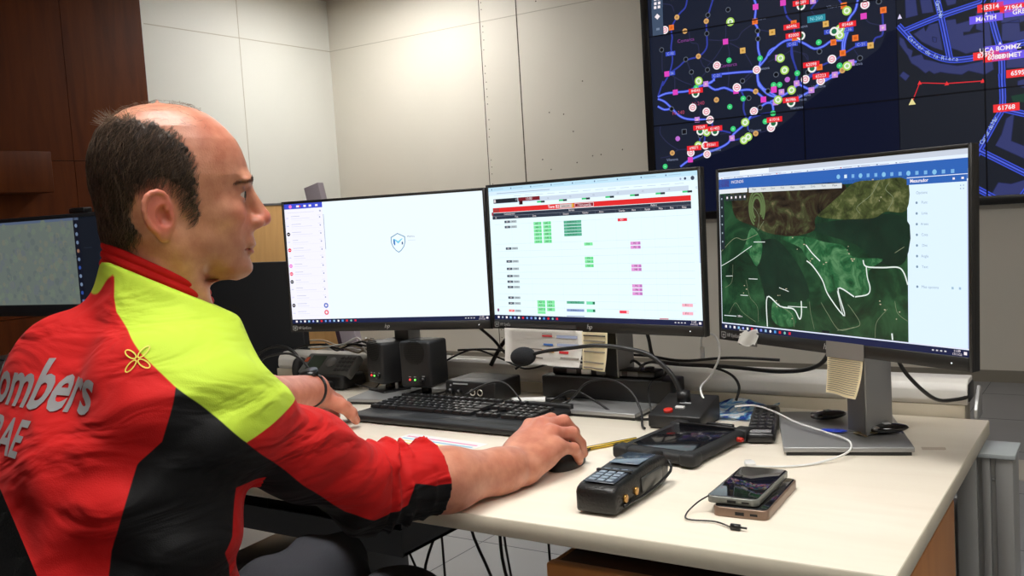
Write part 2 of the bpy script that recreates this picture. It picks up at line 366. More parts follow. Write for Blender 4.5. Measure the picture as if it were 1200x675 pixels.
# ---- contents of the wall screens: positions on the wall plane, in metres (x, z)
LAND = {'roads': [('m', [(-2.472, 2.495), (-2.488, 2.444), (-2.535, 2.407), (-2.591, 2.33), (-2.59, 2.262), (-2.602, 2.196), (-2.595, 2.12), (-2.623, 2.031), (-2.678, 1.954)]), ('m', [(-2.293, 2.465), (-2.322, 2.393), (-2.345, 2.323), (-2.346, 2.225), (-2.353, 2.16), (-2.406, 2.115), (-2.496, 2.102), (-2.623, 2.031)]), ('t', [(-2.496, 2.102), (-2.469, 2.02), (-2.447, 1.925)]), ('t', [(-2.406, 2.115), (-2.383, 2.05), (-2.353, 2.021), (-2.404, 1.97)]), ('t', [(-2.406, 2.115), (-2.287, 2.045)]), ('t', [(-2.469, 2.285), (-2.459, 2.213), (-2.411, 2.194), (-2.406, 2.115)]), ('t', [(-2.335, 2.211), (-2.228, 2.191), (-2.143, 2.187), (-2.108, 2.229), (-2.022, 2.272)]), ('t', [(-2.215, 2.286), (-2.224, 2.19), (-2.293, 2.095), (-2.352, 2.045)]), ('t', [(-2.195, 2.17), (-2.109, 2.109), (-2.05, 2.005)]), ('t', [(-2.0, 2.225), (-1.915, 2.196), (-1.888, 2.164)]), ('t', [(-2.665, 2.189), (-2.673, 2.046)]), ('t', [(-2.601, 2.012), (-2.468, 1.936)]), ('t', [(-2.658, 2.498), (-2.586, 2.477), (-2.57, 2.433)]), ('b', [(-2.02, 2.418), (-2.01, 2.373), (-2.022, 2.276), (-2.004, 2.229), (-2.008, 2.111), (-1.995, 2.045), (-2.005, 1.991)]), ('b', [(-1.886, 2.101), (-1.932, 2.084), (-1.958, 2.04), (-2.001, 1.998), (-2.023, 1.969), (-2.119, 1.974), (-2.212, 1.978), (-2.29, 1.976), (-2.327, 1.935), (-2.38, 1.929)]), ('b', [(-2.019, 1.969), (-2.015, 1.904), (-2.002, 1.863)]), ('t', [(-2.035, 1.963), (-2.122, 1.893)]), ('m', [(-1.835, 2.386), (-1.816, 2.278), (-1.774, 2.225), (-1.777, 2.148)]), ('b', [(-1.945, 2.054), (-1.895, 2.098), (-1.837, 2.129), (-1.778, 2.128), (-1.712, 2.095), (-1.655, 2.056), (-1.597, 2.063), (-1.55, 2.087), (-1.483, 2.081)]), ('b', [(-1.386, 2.309), (-1.403, 2.249), (-1.441, 2.203), (-1.458, 2.145), (-1.471, 2.101), (-1.483, 2.065), (-1.485, 2.02)]), ('b', [(-1.447, 2.136), (-1.468, 2.078), (-1.477, 2.019)]), ('m', [(-1.485, 2.005), (-1.524, 1.972), (-1.616, 1.947), (-1.688, 1.894), (-1.752, 1.855)]), ('t', [(-1.778, 2.117), (-1.793, 2.041), (-1.765, 1.943), (-1.772, 1.866)]), ('m', [(-1.791, 2.103), (-1.797, 2.041), (-1.776, 1.968), (-1.766, 1.92), (-1.772, 1.858)]), ('t', [(-1.947, 2.015), (-1.841, 2.047), (-1.792, 2.064), (-1.722, 2.031), (-1.7, 1.997)]), ('t', [(-1.666, 2.292), (-1.637, 2.249), (-1.577, 2.194), (-1.548, 2.144), (-1.535, 2.088)]), ('m', [(-1.497, 2.328), (-1.469, 2.282)]), ('m', [(-1.485, 1.997), (-1.38, 2.043), (-1.307, 2.036)]), ('m', [(-1.307, 2.036), (-1.292, 2.067), (-1.255, 2.076), (-1.247, 2.12), (-1.248, 2.208)]), ('t', [(-1.353, 2.203), (-1.325, 2.162), (-1.254, 2.135)]), ('t', [(-1.408, 2.084), (-1.387, 2.051)]), ('t', [(-1.418, 2.018), (-1.39, 1.969)]), ('t', [(-1.485, 1.997), (-1.502, 1.946), (-1.496, 1.9)]), ('b', [(-1.612, 1.846), (-1.535, 1.878), (-1.481, 1.909), (-1.442, 1.946), (-1.405, 1.941)]), ('m', [(-1.622, 2.346), (-1.666, 2.3)]), ('b', [(-2.715, 1.884), (-2.656, 1.9), (-2.588, 1.9), (-2.493, 1.898), (-2.435, 1.917), (-2.37, 1.926), (-2.304, 1.948)]), ('m', [(-2.715, 1.884), (-2.671, 1.986)]), ('b', [(-2.361, 1.925), (-2.307, 1.884), (-2.243, 1.889), (-2.182, 1.86), (-2.137, 1.859), (-2.075, 1.856), (-2.024, 1.829), (-1.982, 1.79)]), ('b', [(-2.716, 1.871), (-2.668, 1.848), (-2.622, 1.802), (-2.567, 1.743), (-2.511, 1.715), (-2.437, 1.703), (-2.362, 1.695)]), ('b', [(-2.719, 1.822), (-2.671, 1.794), (-2.618, 1.797)]), ('t', [(-2.445, 1.905), (-2.448, 1.844), (-2.414, 1.788), (-2.418, 1.701)]), ('m', [(-2.336, 1.675), (-2.329, 1.622), (-2.265, 1.611), (-2.211, 1.593)]), ('b', [(-2.575, 1.401), (-2.516, 1.436), (-2.429, 1.465), (-2.391, 1.479), (-2.307, 1.498), (-2.232, 1.53), (-2.194, 1.583), (-2.111, 1.643), (-2.055, 1.706), (-2.001, 1.742), (-1.966, 1.759), (-1.932, 1.751), (-1.925, 1.708)]), ('m', [(-2.214, 1.542), (-2.151, 1.549), (-2.088, 1.564)]), ('m', [(-2.101, 1.668), (-2.003, 1.691), (-1.934, 1.692)]), ('m', [(-2.128, 1.85), (-2.113, 1.805), (-2.12, 1.738), (-2.101, 1.668), (-2.095, 1.599)]), ('m', [(-2.397, 1.55), (-2.385, 1.619)]), ('m', [(-2.43, 1.553), (-2.417, 1.631)]), ('t', [(-2.718, 1.471), (-2.649, 1.479), (-2.589, 1.514), (-2.503, 1.511)]), ('b', [(-2.016, 1.904), (-1.988, 1.858), (-1.946, 1.82)]), ('t', [(-2.284, 1.592), (-2.23, 1.595)]), ('b', [(-2.02, 1.921), (-2.005, 1.869), (-1.955, 1.812), (-1.905, 1.79)]), ('t', [(-2.078, 1.585), (-2.008, 1.578), (-1.947, 1.593)]), ('t', [(-2.706, 1.686), (-2.709, 1.632), (-2.654, 1.564), (-2.579, 1.513)]), ('b', [(-2.02, 1.97), (-2.013, 1.875), (-1.961, 1.838), (-1.879, 1.776)]), ('m', [(-1.794, 2.092), (-1.787, 2.01), (-1.764, 1.926)]), ('m', [(-1.764, 1.926), (-1.772, 1.856), (-1.709, 1.878), (-1.628, 1.908)]), ('b', [(-1.943, 1.763), (-1.879, 1.786), (-1.804, 1.819), (-1.762, 1.854)]), ('b', [(-1.762, 1.854), (-1.682, 1.804)]), ('t', [(-2.12, 1.92), (-2.042, 1.972)]), ('b', [(-1.807, 1.747), (-1.754, 1.772), (-1.682, 1.804), (-1.609, 1.855), (-1.527, 1.895)]), ('t', [(-1.795, 2.062), (-1.704, 2.029), (-1.695, 1.987)]), ('t', [(-2.052, 1.974), (-2.156, 1.861), (-2.115, 1.782), (-2.118, 1.72)]), ('t', [(-2.59, 1.892), (-2.585, 2.0)]), ('t', [(-2.223, 1.859), (-2.207, 1.962), (-2.208, 2.174)])], 'mk': [('oc', (-2.549, 2.391)), ('oc', (-2.345, 2.333)), ('oc', (-2.497, 2.292)), ('oc', (-2.41, 2.115)), ('oc', (-2.299, 1.817)), ('oc', (-2.034, 1.84)), ('oc', (-2.628, 1.498)), ('oc', (-2.045, 1.573)), ('oc', (-1.49, 1.902)), ('os', (-2.591, 2.33)), ('os', (-2.02, 2.279)), ('os', (-1.774, 2.229)), ('os', (-1.772, 2.139)), ('os', (-1.537, 2.077)), ('os', (-1.484, 2.005)), ('os', (-1.407, 2.084)), ('os', (-1.242, 2.222)), ('os', (-1.468, 2.286)), ('os', (-1.626, 1.939)), ('ys', (-1.913, 2.195)), ('ys', (-2.108, 2.109)), ('ys', (-1.579, 2.194)), ('ys', (-1.321, 2.027)), ('ys', (-1.911, 2.195)), ('ms', (-2.64, 2.029)), ('ms', (-2.22, 2.182)), ('ms', (-1.355, 2.205)), ('ms', (-1.836, 2.365)), ('ms', (-2.585, 1.9)), ('ms', (-1.985, 1.782)), ('ms', (-2.5, 1.442)), ('ms', (-1.915, 1.839)), ('ms', (-2.164, 1.858)), ('ms', (-2.012, 2.369)), ('ms', (-1.916, 1.835)), ('ms', (-1.985, 1.783)), ('vs', (-2.367, 1.928)), ('vs', (-1.248, 2.12)), ('vs', (-1.77, 1.858)), ('vs', (-1.535, 1.881)), ('vs', (-1.435, 1.94)), ('vs', (-1.881, 2.033)), ('vs', (-1.651, 2.345)), ('vs', (-2.439, 1.702)), ('vs', (-2.204, 1.558)), ('vs', (-1.908, 1.756)), ('vs', (-1.867, 1.816)), ('vs', (-1.68, 1.805)), ('gc', (-2.202, 2.06)), ('gc', (-1.996, 2.044)), ('gc', (-1.625, 2.09)), ('gc', (-1.764, 1.92)), ('gc', (-1.505, 1.932)), ('gc', (-1.916, 1.866)), ('gc', (-1.878, 1.863)), ('gc', (-2.21, 1.762)), ('gc', (-2.118, 1.804)), ('gc', (-1.979, 1.643)), ('gc', (-2.194, 1.617)), ('gc', (-2.685, 1.411)), ('gc', (-2.436, 1.914)), ('gc', (-1.927, 1.689)), ('bc', (-2.194, 2.382)), ('bc', (-2.332, 2.37)), ('bc', (-2.345, 2.253)), ('bc', (-2.67, 2.194)), ('bc', (-2.006, 2.218)), ('bc', (-2.005, 2.168)), ('bc', (-2.5, 2.107)), ('bc', (-2.464, 2.019)), ('bc', (-2.352, 2.019)), ('bc', (-2.118, 1.917)), ('bc', (-1.899, 1.929)), ('bc', (-1.623, 2.034)), ('bc', (-1.384, 1.961)), ('bc', (-1.897, 1.929)), ('bc', (-1.697, 1.917)), ('bc', (-1.266, 2.276)), ('bc', (-2.618, 1.793)), ('bc', (-2.081, 1.803)), ('bc', (-2.421, 1.594)), ('bc', (-2.01, 1.734)), ('bc', (-1.954, 1.833)), ('bs', (-2.535, 1.632)), ('wc', (-2.639, 2.321)), ('wc', (-2.285, 2.038)), ('wc', (-2.021, 1.975)), ('wc', (-1.345, 2.271)), ('wc', (-1.715, 1.876)), ('wc', (-1.549, 1.977)), ('wc', (-1.621, 1.855)), ('wc', (-2.466, 1.785)), ('wc', (-2.372, 1.748)), ('wc', (-2.349, 1.692)), ('wc', (-2.05, 1.716)), ('wc', (-1.943, 1.599)), ('wc', (-2.38, 1.469)), ('wc', (-2.158, 1.881)), ('wc', (-2.494, 1.488)), ('wc', (-2.389, 1.527)), ('wc', (-2.155, 1.879)), ('lc', (-2.182, 2.303)), ('lc', (-2.416, 1.955)), ('lc', (-1.451, 2.252)), ('lc', (-1.842, 1.949)), ('lc', (-1.46, 1.924)), ('lc', (-1.495, 2.151)), ('lc', (-1.497, 2.114)), ('lc', (-1.865, 2.027)), ('lc', (-2.111, 1.651)), ('lc', (-2.095, 1.556)), ('lc', (-2.124, 1.538)), ('lc', (-2.375, 1.613)), ('lc', (-2.439, 1.532)), ('lc', (-2.415, 1.952)), ('lc', (-1.803, 1.82)), ('lc', (-1.891, 1.77)), ('wl', (-1.732, 2.145)), ('wl', (-1.53, 2.142)), ('wl', (-1.725, 2.327)), ('wl', (-1.671, 1.938)), ('wl', (-2.441, 1.874)), ('wl', (-2.318, 1.611)), ('wl', (-2.42, 1.624)), ('wl', (-1.927, 1.626)), ('wl', (-1.809, 1.742)), ('pc', (-2.583, 1.59)), ('pc', (-1.827, 1.889)), ('rl', (-1.725, 2.347)), ('rl', (-1.788, 2.211)), ('rl', (-1.777, 2.155)), ('rl', (-1.45, 2.171)), ('rl', (-1.675, 1.962)), ('rl', (-1.619, 1.885)), ('rl', (-2.439, 1.893)), ('rl', (-2.418, 1.649)), ('rl', (-2.317, 1.632)), ('rl', (-2.469, 1.517)), ('rl', (-2.347, 1.528)), ('rl', (-1.919, 1.649)), ('rl', (-1.81, 1.761)), ('bl', (-2.608, 2.16)), ('bl', (-2.29, 1.973)), ('bl', (-2.616, 2.029)), ('bl', (-1.789, 2.103)), ('bl', (-1.375, 2.041)), ('bl', (-1.556, 2.145)), ('bl', (-1.451, 2.14)), ('cl', (-1.635, 2.236)), ('tm', (-2.494, 2.232)), ('tm', (-2.21, 2.03)), ('tw', (-1.732, 2.201)), ('tw', (-1.413, 1.928)), ('tw', (-1.528, 2.292)), ('tw', (-1.993, 2.291)), ('tw', (-1.981, 1.978)), ('tw', (-2.326, 1.491)), ('tw', (-2.051, 1.593)), ('tw', (-2.631, 1.453)), ('tw', (-1.636, 1.822)), ('tw', (-1.777, 1.708)), ('tw', (-1.728, 1.779)), ('tw', (-1.755, 1.755)), ('tr', (-2.571, 1.761)), ('tr', (-2.427, 1.807)), ('btn', (-2.684, 2.519)), ('btn', (-2.687, 2.465)), ('btn2', (-2.688, 2.377))], 'coast': [(-1.17, 2.287), (-1.161, 2.101), (-1.229, 2.092), (-1.268, 2.004), (-1.381, 1.935), (-1.438, 1.914), (-1.554, 1.852), (-1.634, 1.784), (-1.715, 1.734), (-1.818, 1.646), (-1.902, 1.594), (-2.049, 1.588), (-2.093, 1.531), (-2.314, 1.467), (-2.473, 1.427), (-2.544, 1.379), (-2.645, 1.235)]}
STREET = {'roads': [('b', [(-1.162, 2.121), (-1.118, 2.063), (-1.051, 1.98), (-0.97, 1.918), (-0.883, 1.881), (-0.791, 1.875), (-0.726, 1.88)]), ('b', [(-1.131, 2.083), (-0.945, 2.134), (-0.72, 2.178)]), ('b', [(-0.949, 2.238), (-0.919, 2.083), (-0.887, 1.888)]), ('b', [(-0.676, 2.129), (-0.652, 2.013), (-0.629, 1.912), (-0.621, 1.827), (-0.623, 1.701)]), ('b', [(-0.72, 2.178), (-0.706, 2.197)]), ('b', [(-0.656, 2.167), (-0.649, 2.187)]), ('b', [(-0.629, 1.912), (-0.497, 1.927)]), ('b', [(-0.624, 1.77), (-0.622, 1.592), (-0.661, 1.507), (-0.755, 1.335), (-0.772, 1.309)]), ('b', [(-0.627, 1.575), (-0.501, 1.529)]), ('b', [(-0.746, 1.352), (-0.506, 1.198)]), ('b', [(-0.775, 1.144), (-0.637, 1.053)]), ('b', [(-0.507, 1.117), (-0.557, 1.04)])], 'bld': [[(-1.12, 2.264), (-1.061, 2.254), (-1.053, 2.162), (-1.119, 2.155)], [(-1.04, 2.25), (-0.979, 2.24), (-0.967, 2.166), (-1.029, 2.167)], [(-0.905, 2.227), (-0.846, 2.217), (-0.85, 2.193), (-0.893, 2.189)], [(-1.08, 2.057), (-1.021, 2.088), (-1.014, 2.062), (-0.993, 2.098), (-0.945, 2.102), (-0.922, 1.94), (-0.976, 1.966), (-1.036, 2.007)], [(-0.978, 2.027), (-0.954, 2.017), (-0.958, 1.992), (-0.975, 1.998)], [(-0.905, 2.109), (-0.852, 2.108), (-0.849, 2.079), (-0.754, 2.092), (-0.754, 2.064), (-0.781, 2.026), (-0.814, 2.028), (-0.814, 2.01), (-0.713, 2.016), (-0.711, 1.98), (-0.705, 1.916), (-0.803, 1.905), (-0.842, 1.929), (-0.882, 1.949)], [(-0.746, 2.133), (-0.688, 2.131), (-0.667, 1.918), (-0.705, 1.92), (-0.71, 2.015), (-0.748, 2.035)], [(-0.627, 2.155), (-0.493, 2.153), (-0.495, 2.044), (-0.532, 2.036), (-0.62, 2.05)], [(-0.617, 2.043), (-0.532, 2.057), (-0.527, 1.987), (-0.496, 1.989), (-0.497, 1.927), (-0.619, 1.952)], [(-1.157, 2.054), (-1.133, 2.036), (-1.113, 1.982), (-1.086, 1.963), (-1.094, 1.928), (-1.038, 1.935), (-1.025, 1.904), (-0.984, 1.891), (-0.937, 1.87), (-0.851, 1.844), (-0.818, 1.843), (-0.713, 1.854), (-0.668, 1.855), (-0.663, 1.798), (-0.708, 1.775), (-0.792, 1.808), (-0.826, 1.79), (-0.899, 1.807), (-0.939, 1.82), (-0.973, 1.813), (-1.0, 1.835), (-1.02, 1.823), (-1.061, 1.865), (-1.095, 1.891), (-1.114, 1.938), (-1.158, 2.01)], [(-1.163, 1.827), (-1.141, 1.85), (-1.107, 1.82), (-1.129, 1.793)], [(-0.598, 1.845), (-0.498, 1.866), (-0.499, 1.79), (-0.599, 1.796)], [(-0.544, 1.719), (-0.5, 1.728), (-0.501, 1.672), (-0.545, 1.691)], [(-0.604, 1.519), (-0.564, 1.541), (-0.582, 1.391), (-0.504, 1.349), (-0.505, 1.278), (-0.663, 1.372), (-0.63, 1.432)], [(-0.711, 1.058), (-0.651, 1.163), (-0.587, 1.15), (-0.507, 1.171), (-0.509, 1.046)]], 'lab': [('r', (-0.673, 2.144), ''), ('r', (-0.559, 2.123), ''), ('w', (-0.519, 2.096), 'GREC'), ('w', (-0.555, 2.16), ''), ('w', (-0.696, 2.086), 'MATIH'), ('w', (-0.629, 1.909), 'UCA BOMMZ'), ('w', (-0.585, 1.864), 'XDIMET'), ('r', (-0.7, 1.882), ''), ('r', (-0.649, 1.864), ''), ('r', (-0.534, 1.763), ''), ('r', (-0.603, 1.579), '')], 'tri': [(-1.152, 2.169), (-0.695, 2.107), (-0.628, 1.932), (-0.574, 1.885)], 'red': [(-1.097, 1.664), (-1.053, 1.772), (-0.907, 1.75), (-0.719, 1.741)], 'names': [[(-1.101, 2.039), (-1.044, 1.976), (-0.99, 1.928), (-0.93, 1.898), (-0.85, 1.881)], [(-0.73, 1.397), (-0.657, 1.525)], [(-0.946, 2.216), (-0.928, 2.135)]], 'green': [(-0.578, 1.64), (-0.499, 1.648), (-0.5, 1.596), (-0.571, 1.607)]}
# ---------------------------------------------------------------- the video wall
SX0, SZ0, TW, TH = -2.755, 1.09, 1.035*6.07/6.14, .6
FY = 6.07
vw = thing('video_wall', 'wall-mounted video wall with dark maps above the monitors', 'video wall', (-.3, FY, SZ0))
ox, oz = -.3, SZ0
def wx(x): return x-ox
def wz(z): return z-oz
NC = 4; xr_ = SX0+TW*NC; zt = SZ0+TH*3
mb = MB(); mb.box(wx(SX0)-.055, wx(xr_)+.05, .004, .066, -.052, wz(zt)+.05, .004)
mb.build('frame', SATIN, vw)
mb = MB(); e = .02
for a in ((wx(SX0)-.055, wx(SX0)-.0, -.052, wz(zt)+.05), (wx(xr_), wx(xr_)+.05, -.052, wz(zt)+.05), (wx(SX0), wx(xr_), -.052, 0.), (wx(SX0), wx(xr_), wz(zt), wz(zt)+.05)):
    mb.box(a[0], a[1], -.008, .005, a[2], a[3], .001)
mb.build('bezel', SATIN, vw)
VS = screen_mat('video_wall_glow', 1.0, .3)
cv = Canvas(.00012)
bx = -1.170   # where the second picture begins
NAVY = rgb(6, 13, 38); LAND_C = rgb(25, 31, 48)
cv.rect(SX0, SZ0, bx, zt, NAVY); cv.rect(bx, SZ0, xr_, zt, rgb(26, 30, 40)); cv.layer()
coast = LAND['coast']
cv.poly([(SX0, 1.1), (SX0, zt)]+[(coast[0][0]+.02, zt)]+coast, LAND_C); cv.layer()
for k in range(90):        # faint relief of the land
    pass
RC = {'t': (rgb(42, 46, 78), .006), 'm': (rgb(50, 62, 158), .011), 'b': (rgb(62, 82, 214), .016)}
def wiggle(pts, amp, rs):
    out = []
    for a, b_ in zip(pts, pts[1:]):
        n = max(1, int(math.dist(a, b_)/.06))
        for k in range(n):
            t = k/n; out.append((a[0]*(1-t)+b_[0]*t+(rs.uniform(-amp, amp) if k else 0), a[1]*(1-t)+b_[1]*t+(rs.uniform(-amp, amp) if k else 0)))
    out.append(pts[-1]); return out
rs = random.Random(3)
for t in 'tmb':
    for tt, p in LAND['roads']:
        if tt == t: cv.line(wiggle(p, .010, rs), RC[t][1], RC[t][0], 3)
    cv.layer()
for tt, p in LAND['roads']:
    if tt == 'b': cv.line(wiggle(p, .010, rs), .006, rgb(120, 140, 250), 3)
cv.layer()
OR = rgb(240, 120, 50); TAN = rgb(214, 165, 100); MG = rgb(225, 70, 190); VI = rgb(200, 140, 225); GR = rgb(60, 205, 120); WH = rgb(245, 235, 240); LI = rgb(170, 215, 90); RD = rgb(235, 40, 50); BLK = rgb(8, 9, 16)
def marker(t, x, z, L0):
    def at(k): cv.k = L0+k
    q = .0178
    if t == 'oc': at(0); cv.disc(x, z, q, TAN); at(1); cv.disc(x, z, q*.45, rgb(180, 130, 80))
    if t == 'os': at(0); cv.rect(x-q, z-q, x+q, z+q, OR); at(1); cv.rect(x-q*.5, z-q*.5, x+q*.5, z+q*.5, rgb(214, 95, 30))
    if t == 'ys': at(0); cv.rect(x-q, z-q, x+q, z+q, rgb(222, 176, 95)); at(1); cv.disc(x, z, q*.4, rgb(190, 140, 60))
    if t == 'ms': at(0); cv.rect(x-q, z-q, x+q, z+q, MG)
    if t == 'vs': at(0); cv.rect(x-q, z-q, x+q, z+q, VI); at(1); cv.disc(x, z, q*.4, rgb(235, 190, 200))
    if t == 'gc': at(0); cv.disc(x, z, q, GR); at(1); cv.disc(x, z, q*.35, rgb(130, 235, 170))
    if t == 'bc': at(0); cv.disc(x, z, q*.95, rgb(96, 104, 118)); at(1); cv.disc(x, z, q*.7, BLK)
    if t == 'bs': at(0); cv.rect(x-q, z-q, x+q, z+q, rgb(96, 104, 118)); at(1); cv.rect(x-q*.75, z-q*.75, x+q*.75, z+q*.75, BLK)
    if t == 'wc': at(0); cv.disc(x, z, q*1.5, WH); at(1); cv.disc(x, z, q*1.0, rgb(235, 120, 140)); at(2); cv.disc(x, z, q*.72, WH); cv.k += 1; cv.rect(x-q*.5, z-q*.15, x+q*.5, z+q*.15, rgb(235, 120, 140))
    if t == 'lc': at(0); cv.disc(x, z, q*1.55, LI); at(1); cv.disc(x, z, q*1.05, rgb(235, 245, 225)); at(2); cv.disc(x, z, q*.55, rgb(160, 205, 130))
    if t == 'wl': at(0); cv.disc(x, z, q*1.5, rgb(240, 240, 235)); at(1); cv.disc(x, z, q*.9, rgb(30, 110, 70))
    if t == 'pc': at(0); cv.disc(x, z, q*.95, rgb(190, 110, 210))
    if t == 'rl': at(2); cv.rect(x-.050, z-.0165, x+.050, z+.0165, RD); at(4); cv.text('%05d' % rs.randint(60000, 89999), x, z, .026, WH)
    if t == 'bl': at(0); cv.rect(x-.035, z-.014, x+.035, z+.014, rgb(60, 80, 200)); at(1); cv.text('C-%d' % rs.randint(12, 66), x, z, .024, rgb(170, 180, 240))
    if t == 'cl': at(0); cv.rect(x-.055, z-.02, x+.055, z+.02, rgb(40, 140, 160)); at(1); cv.text('N-260', x, z, .03, rgb(150, 220, 230))
    if t == 'tm': at(0); cv.text('Comarca', x, z, .032, rgb(140, 70, 150), -.0)
    if t == 'tw': at(0); cv.text('Vilanova', x, z, .025, rgb(130, 140, 170))
    if t == 'tr': at(0); cv.text('N-240', x, z, .034, rgb(170, 70, 100))
    if t == 'btn': at(0); cv.rect(x-.04, z-.045, x+.04, z+.045, rgb(66, 82, 106)); at(1); [cv.rect(x+a-.009, z+b_-.009, x+a+.009, z+b_+.009, WH) for a in (-.014, .014) for b_ in (-.014, .014)]
    if t == 'btn2': at(0); cv.rect(x-.04, z-.085, x+.04, z+.085, rgb(66, 82, 106)); at(1); cv.poly([(x-.02, z+.04), (x, z+.06), (x+.02, z+.04), (x, z+.02)], WH); cv.rect(x-.012, z-.05, x+.012, z-.035, rgb(120, 135, 160))
L0 = cv.k+1
order = ['tm', 'tw', 'tr', 'bl', 'cl', 'bc', 'bs', 'oc', 'ys', 'gc', 'os', 'ms', 'vs', 'pc', 'lc', 'wc', 'wl', 'rl', 'btn', 'btn2']
for i, t in enumerate(order):
    for tt, (x, z) in LAND['mk']:
        if tt == t: marker(t, x, z, L0+i*2)
cv.k = L0+len(order)*2+4; TOPL = cv.k
# second picture: a street plan
cv.k = 1
cv.poly([(p[0], p[1]) for p in STREET['green']], rgb(26, 60, 48))
for b_ in STREET['bld']: cv.poly(b_, rgb(52, 58, 108))
cv.layer()
for b_ in STREET['bld']: cv.line(b_+[b_[0]], .005, rgb(32, 38, 74))
cv.layer()
for w_, c_ in ((.034, rgb(60, 82, 210)), (.021, rgb(30, 38, 110)), (.008, rgb(80, 100, 226))):
    for t, p in STREET['roads']: cv.line(p, w_, c_, 4)
    cv.layer()
for p, t in zip(STREET['names'], ('Carrer de la Riera', 'Carrer de Mar', 'Carrer Nou')):
    tot = len(t)
    P = []
    for k in range(tot):
        u_ = k/max(1, tot-1)*(len(p)-1); i = min(int(u_), len(p)-2); fr = u_-i
        x = p[i][0]*(1-fr)+p[i+1][0]*fr; z = p[i][1]*(1-fr)+p[i+1][1]*fr
        an = atan2(p[i+1][1]-p[i][1], p[i+1][0]-p[i][0])
        if t[k] != ' ': cv.text(t[k], x, z, .033, rgb(170, 190, 225), an)
cv.layer()
cv.line(STREET['red'], .0055, rgb(215, 40, 50)); cv.layer()
for x, z in STREET['red'][1:]: cv.poly([(x-.012, z-.010), (x+.012, z-.010), (x, z+.013)], rgb(235, 50, 55))
x, z = STREET['red'][0]; cv.poly([(x-.02, z-.014), (x+.02, z-.014), (x, z+.024)], rgb(230, 220, 150))
for x, z in STREET['tri']: cv.poly([(x-.012, z-.012), (x+.012, z-.012), (x, z+.016)], rgb(225, 215, 250))
cv.layer()
for t, (x, z), s_ in STREET['lab']:
    if t == 'r': cv.rect(x-.066, z-.022, x+.066, z+.022, rgb(240, 50, 55))
    else: cv.rect(x-.085, z-.022, x+.085, z+.022, rgb(110, 90, 235))
cv.layer()
for t, (x, z), s_ in STREET['lab']:
    cv.text(s_ if t != 'r' else '%05d' % rs.randint(10000, 91999), x, z, .035, WH, bold=True)
# black joints between the tiles
cv.k = TOPL+1
for i in range(1, NC): cv.rect(SX0+TW*i-.004, SZ0, SX0+TW*i+.004, zt, rgb(2, 2, 6))
for j in range(1, 3): cv.rect(SX0, SZ0+TH*j-.004, xr_, SZ0+TH*j+.004, rgb(2, 2, 6))
cv.rect(bx-.002, SZ0, bx+.002, zt, rgb(2, 2, 6))
cv.build('display', [VS], vw, Matrix.Translation((-ox, 0, -oz)), clip=(SX0, xr_, SZ0, zt))
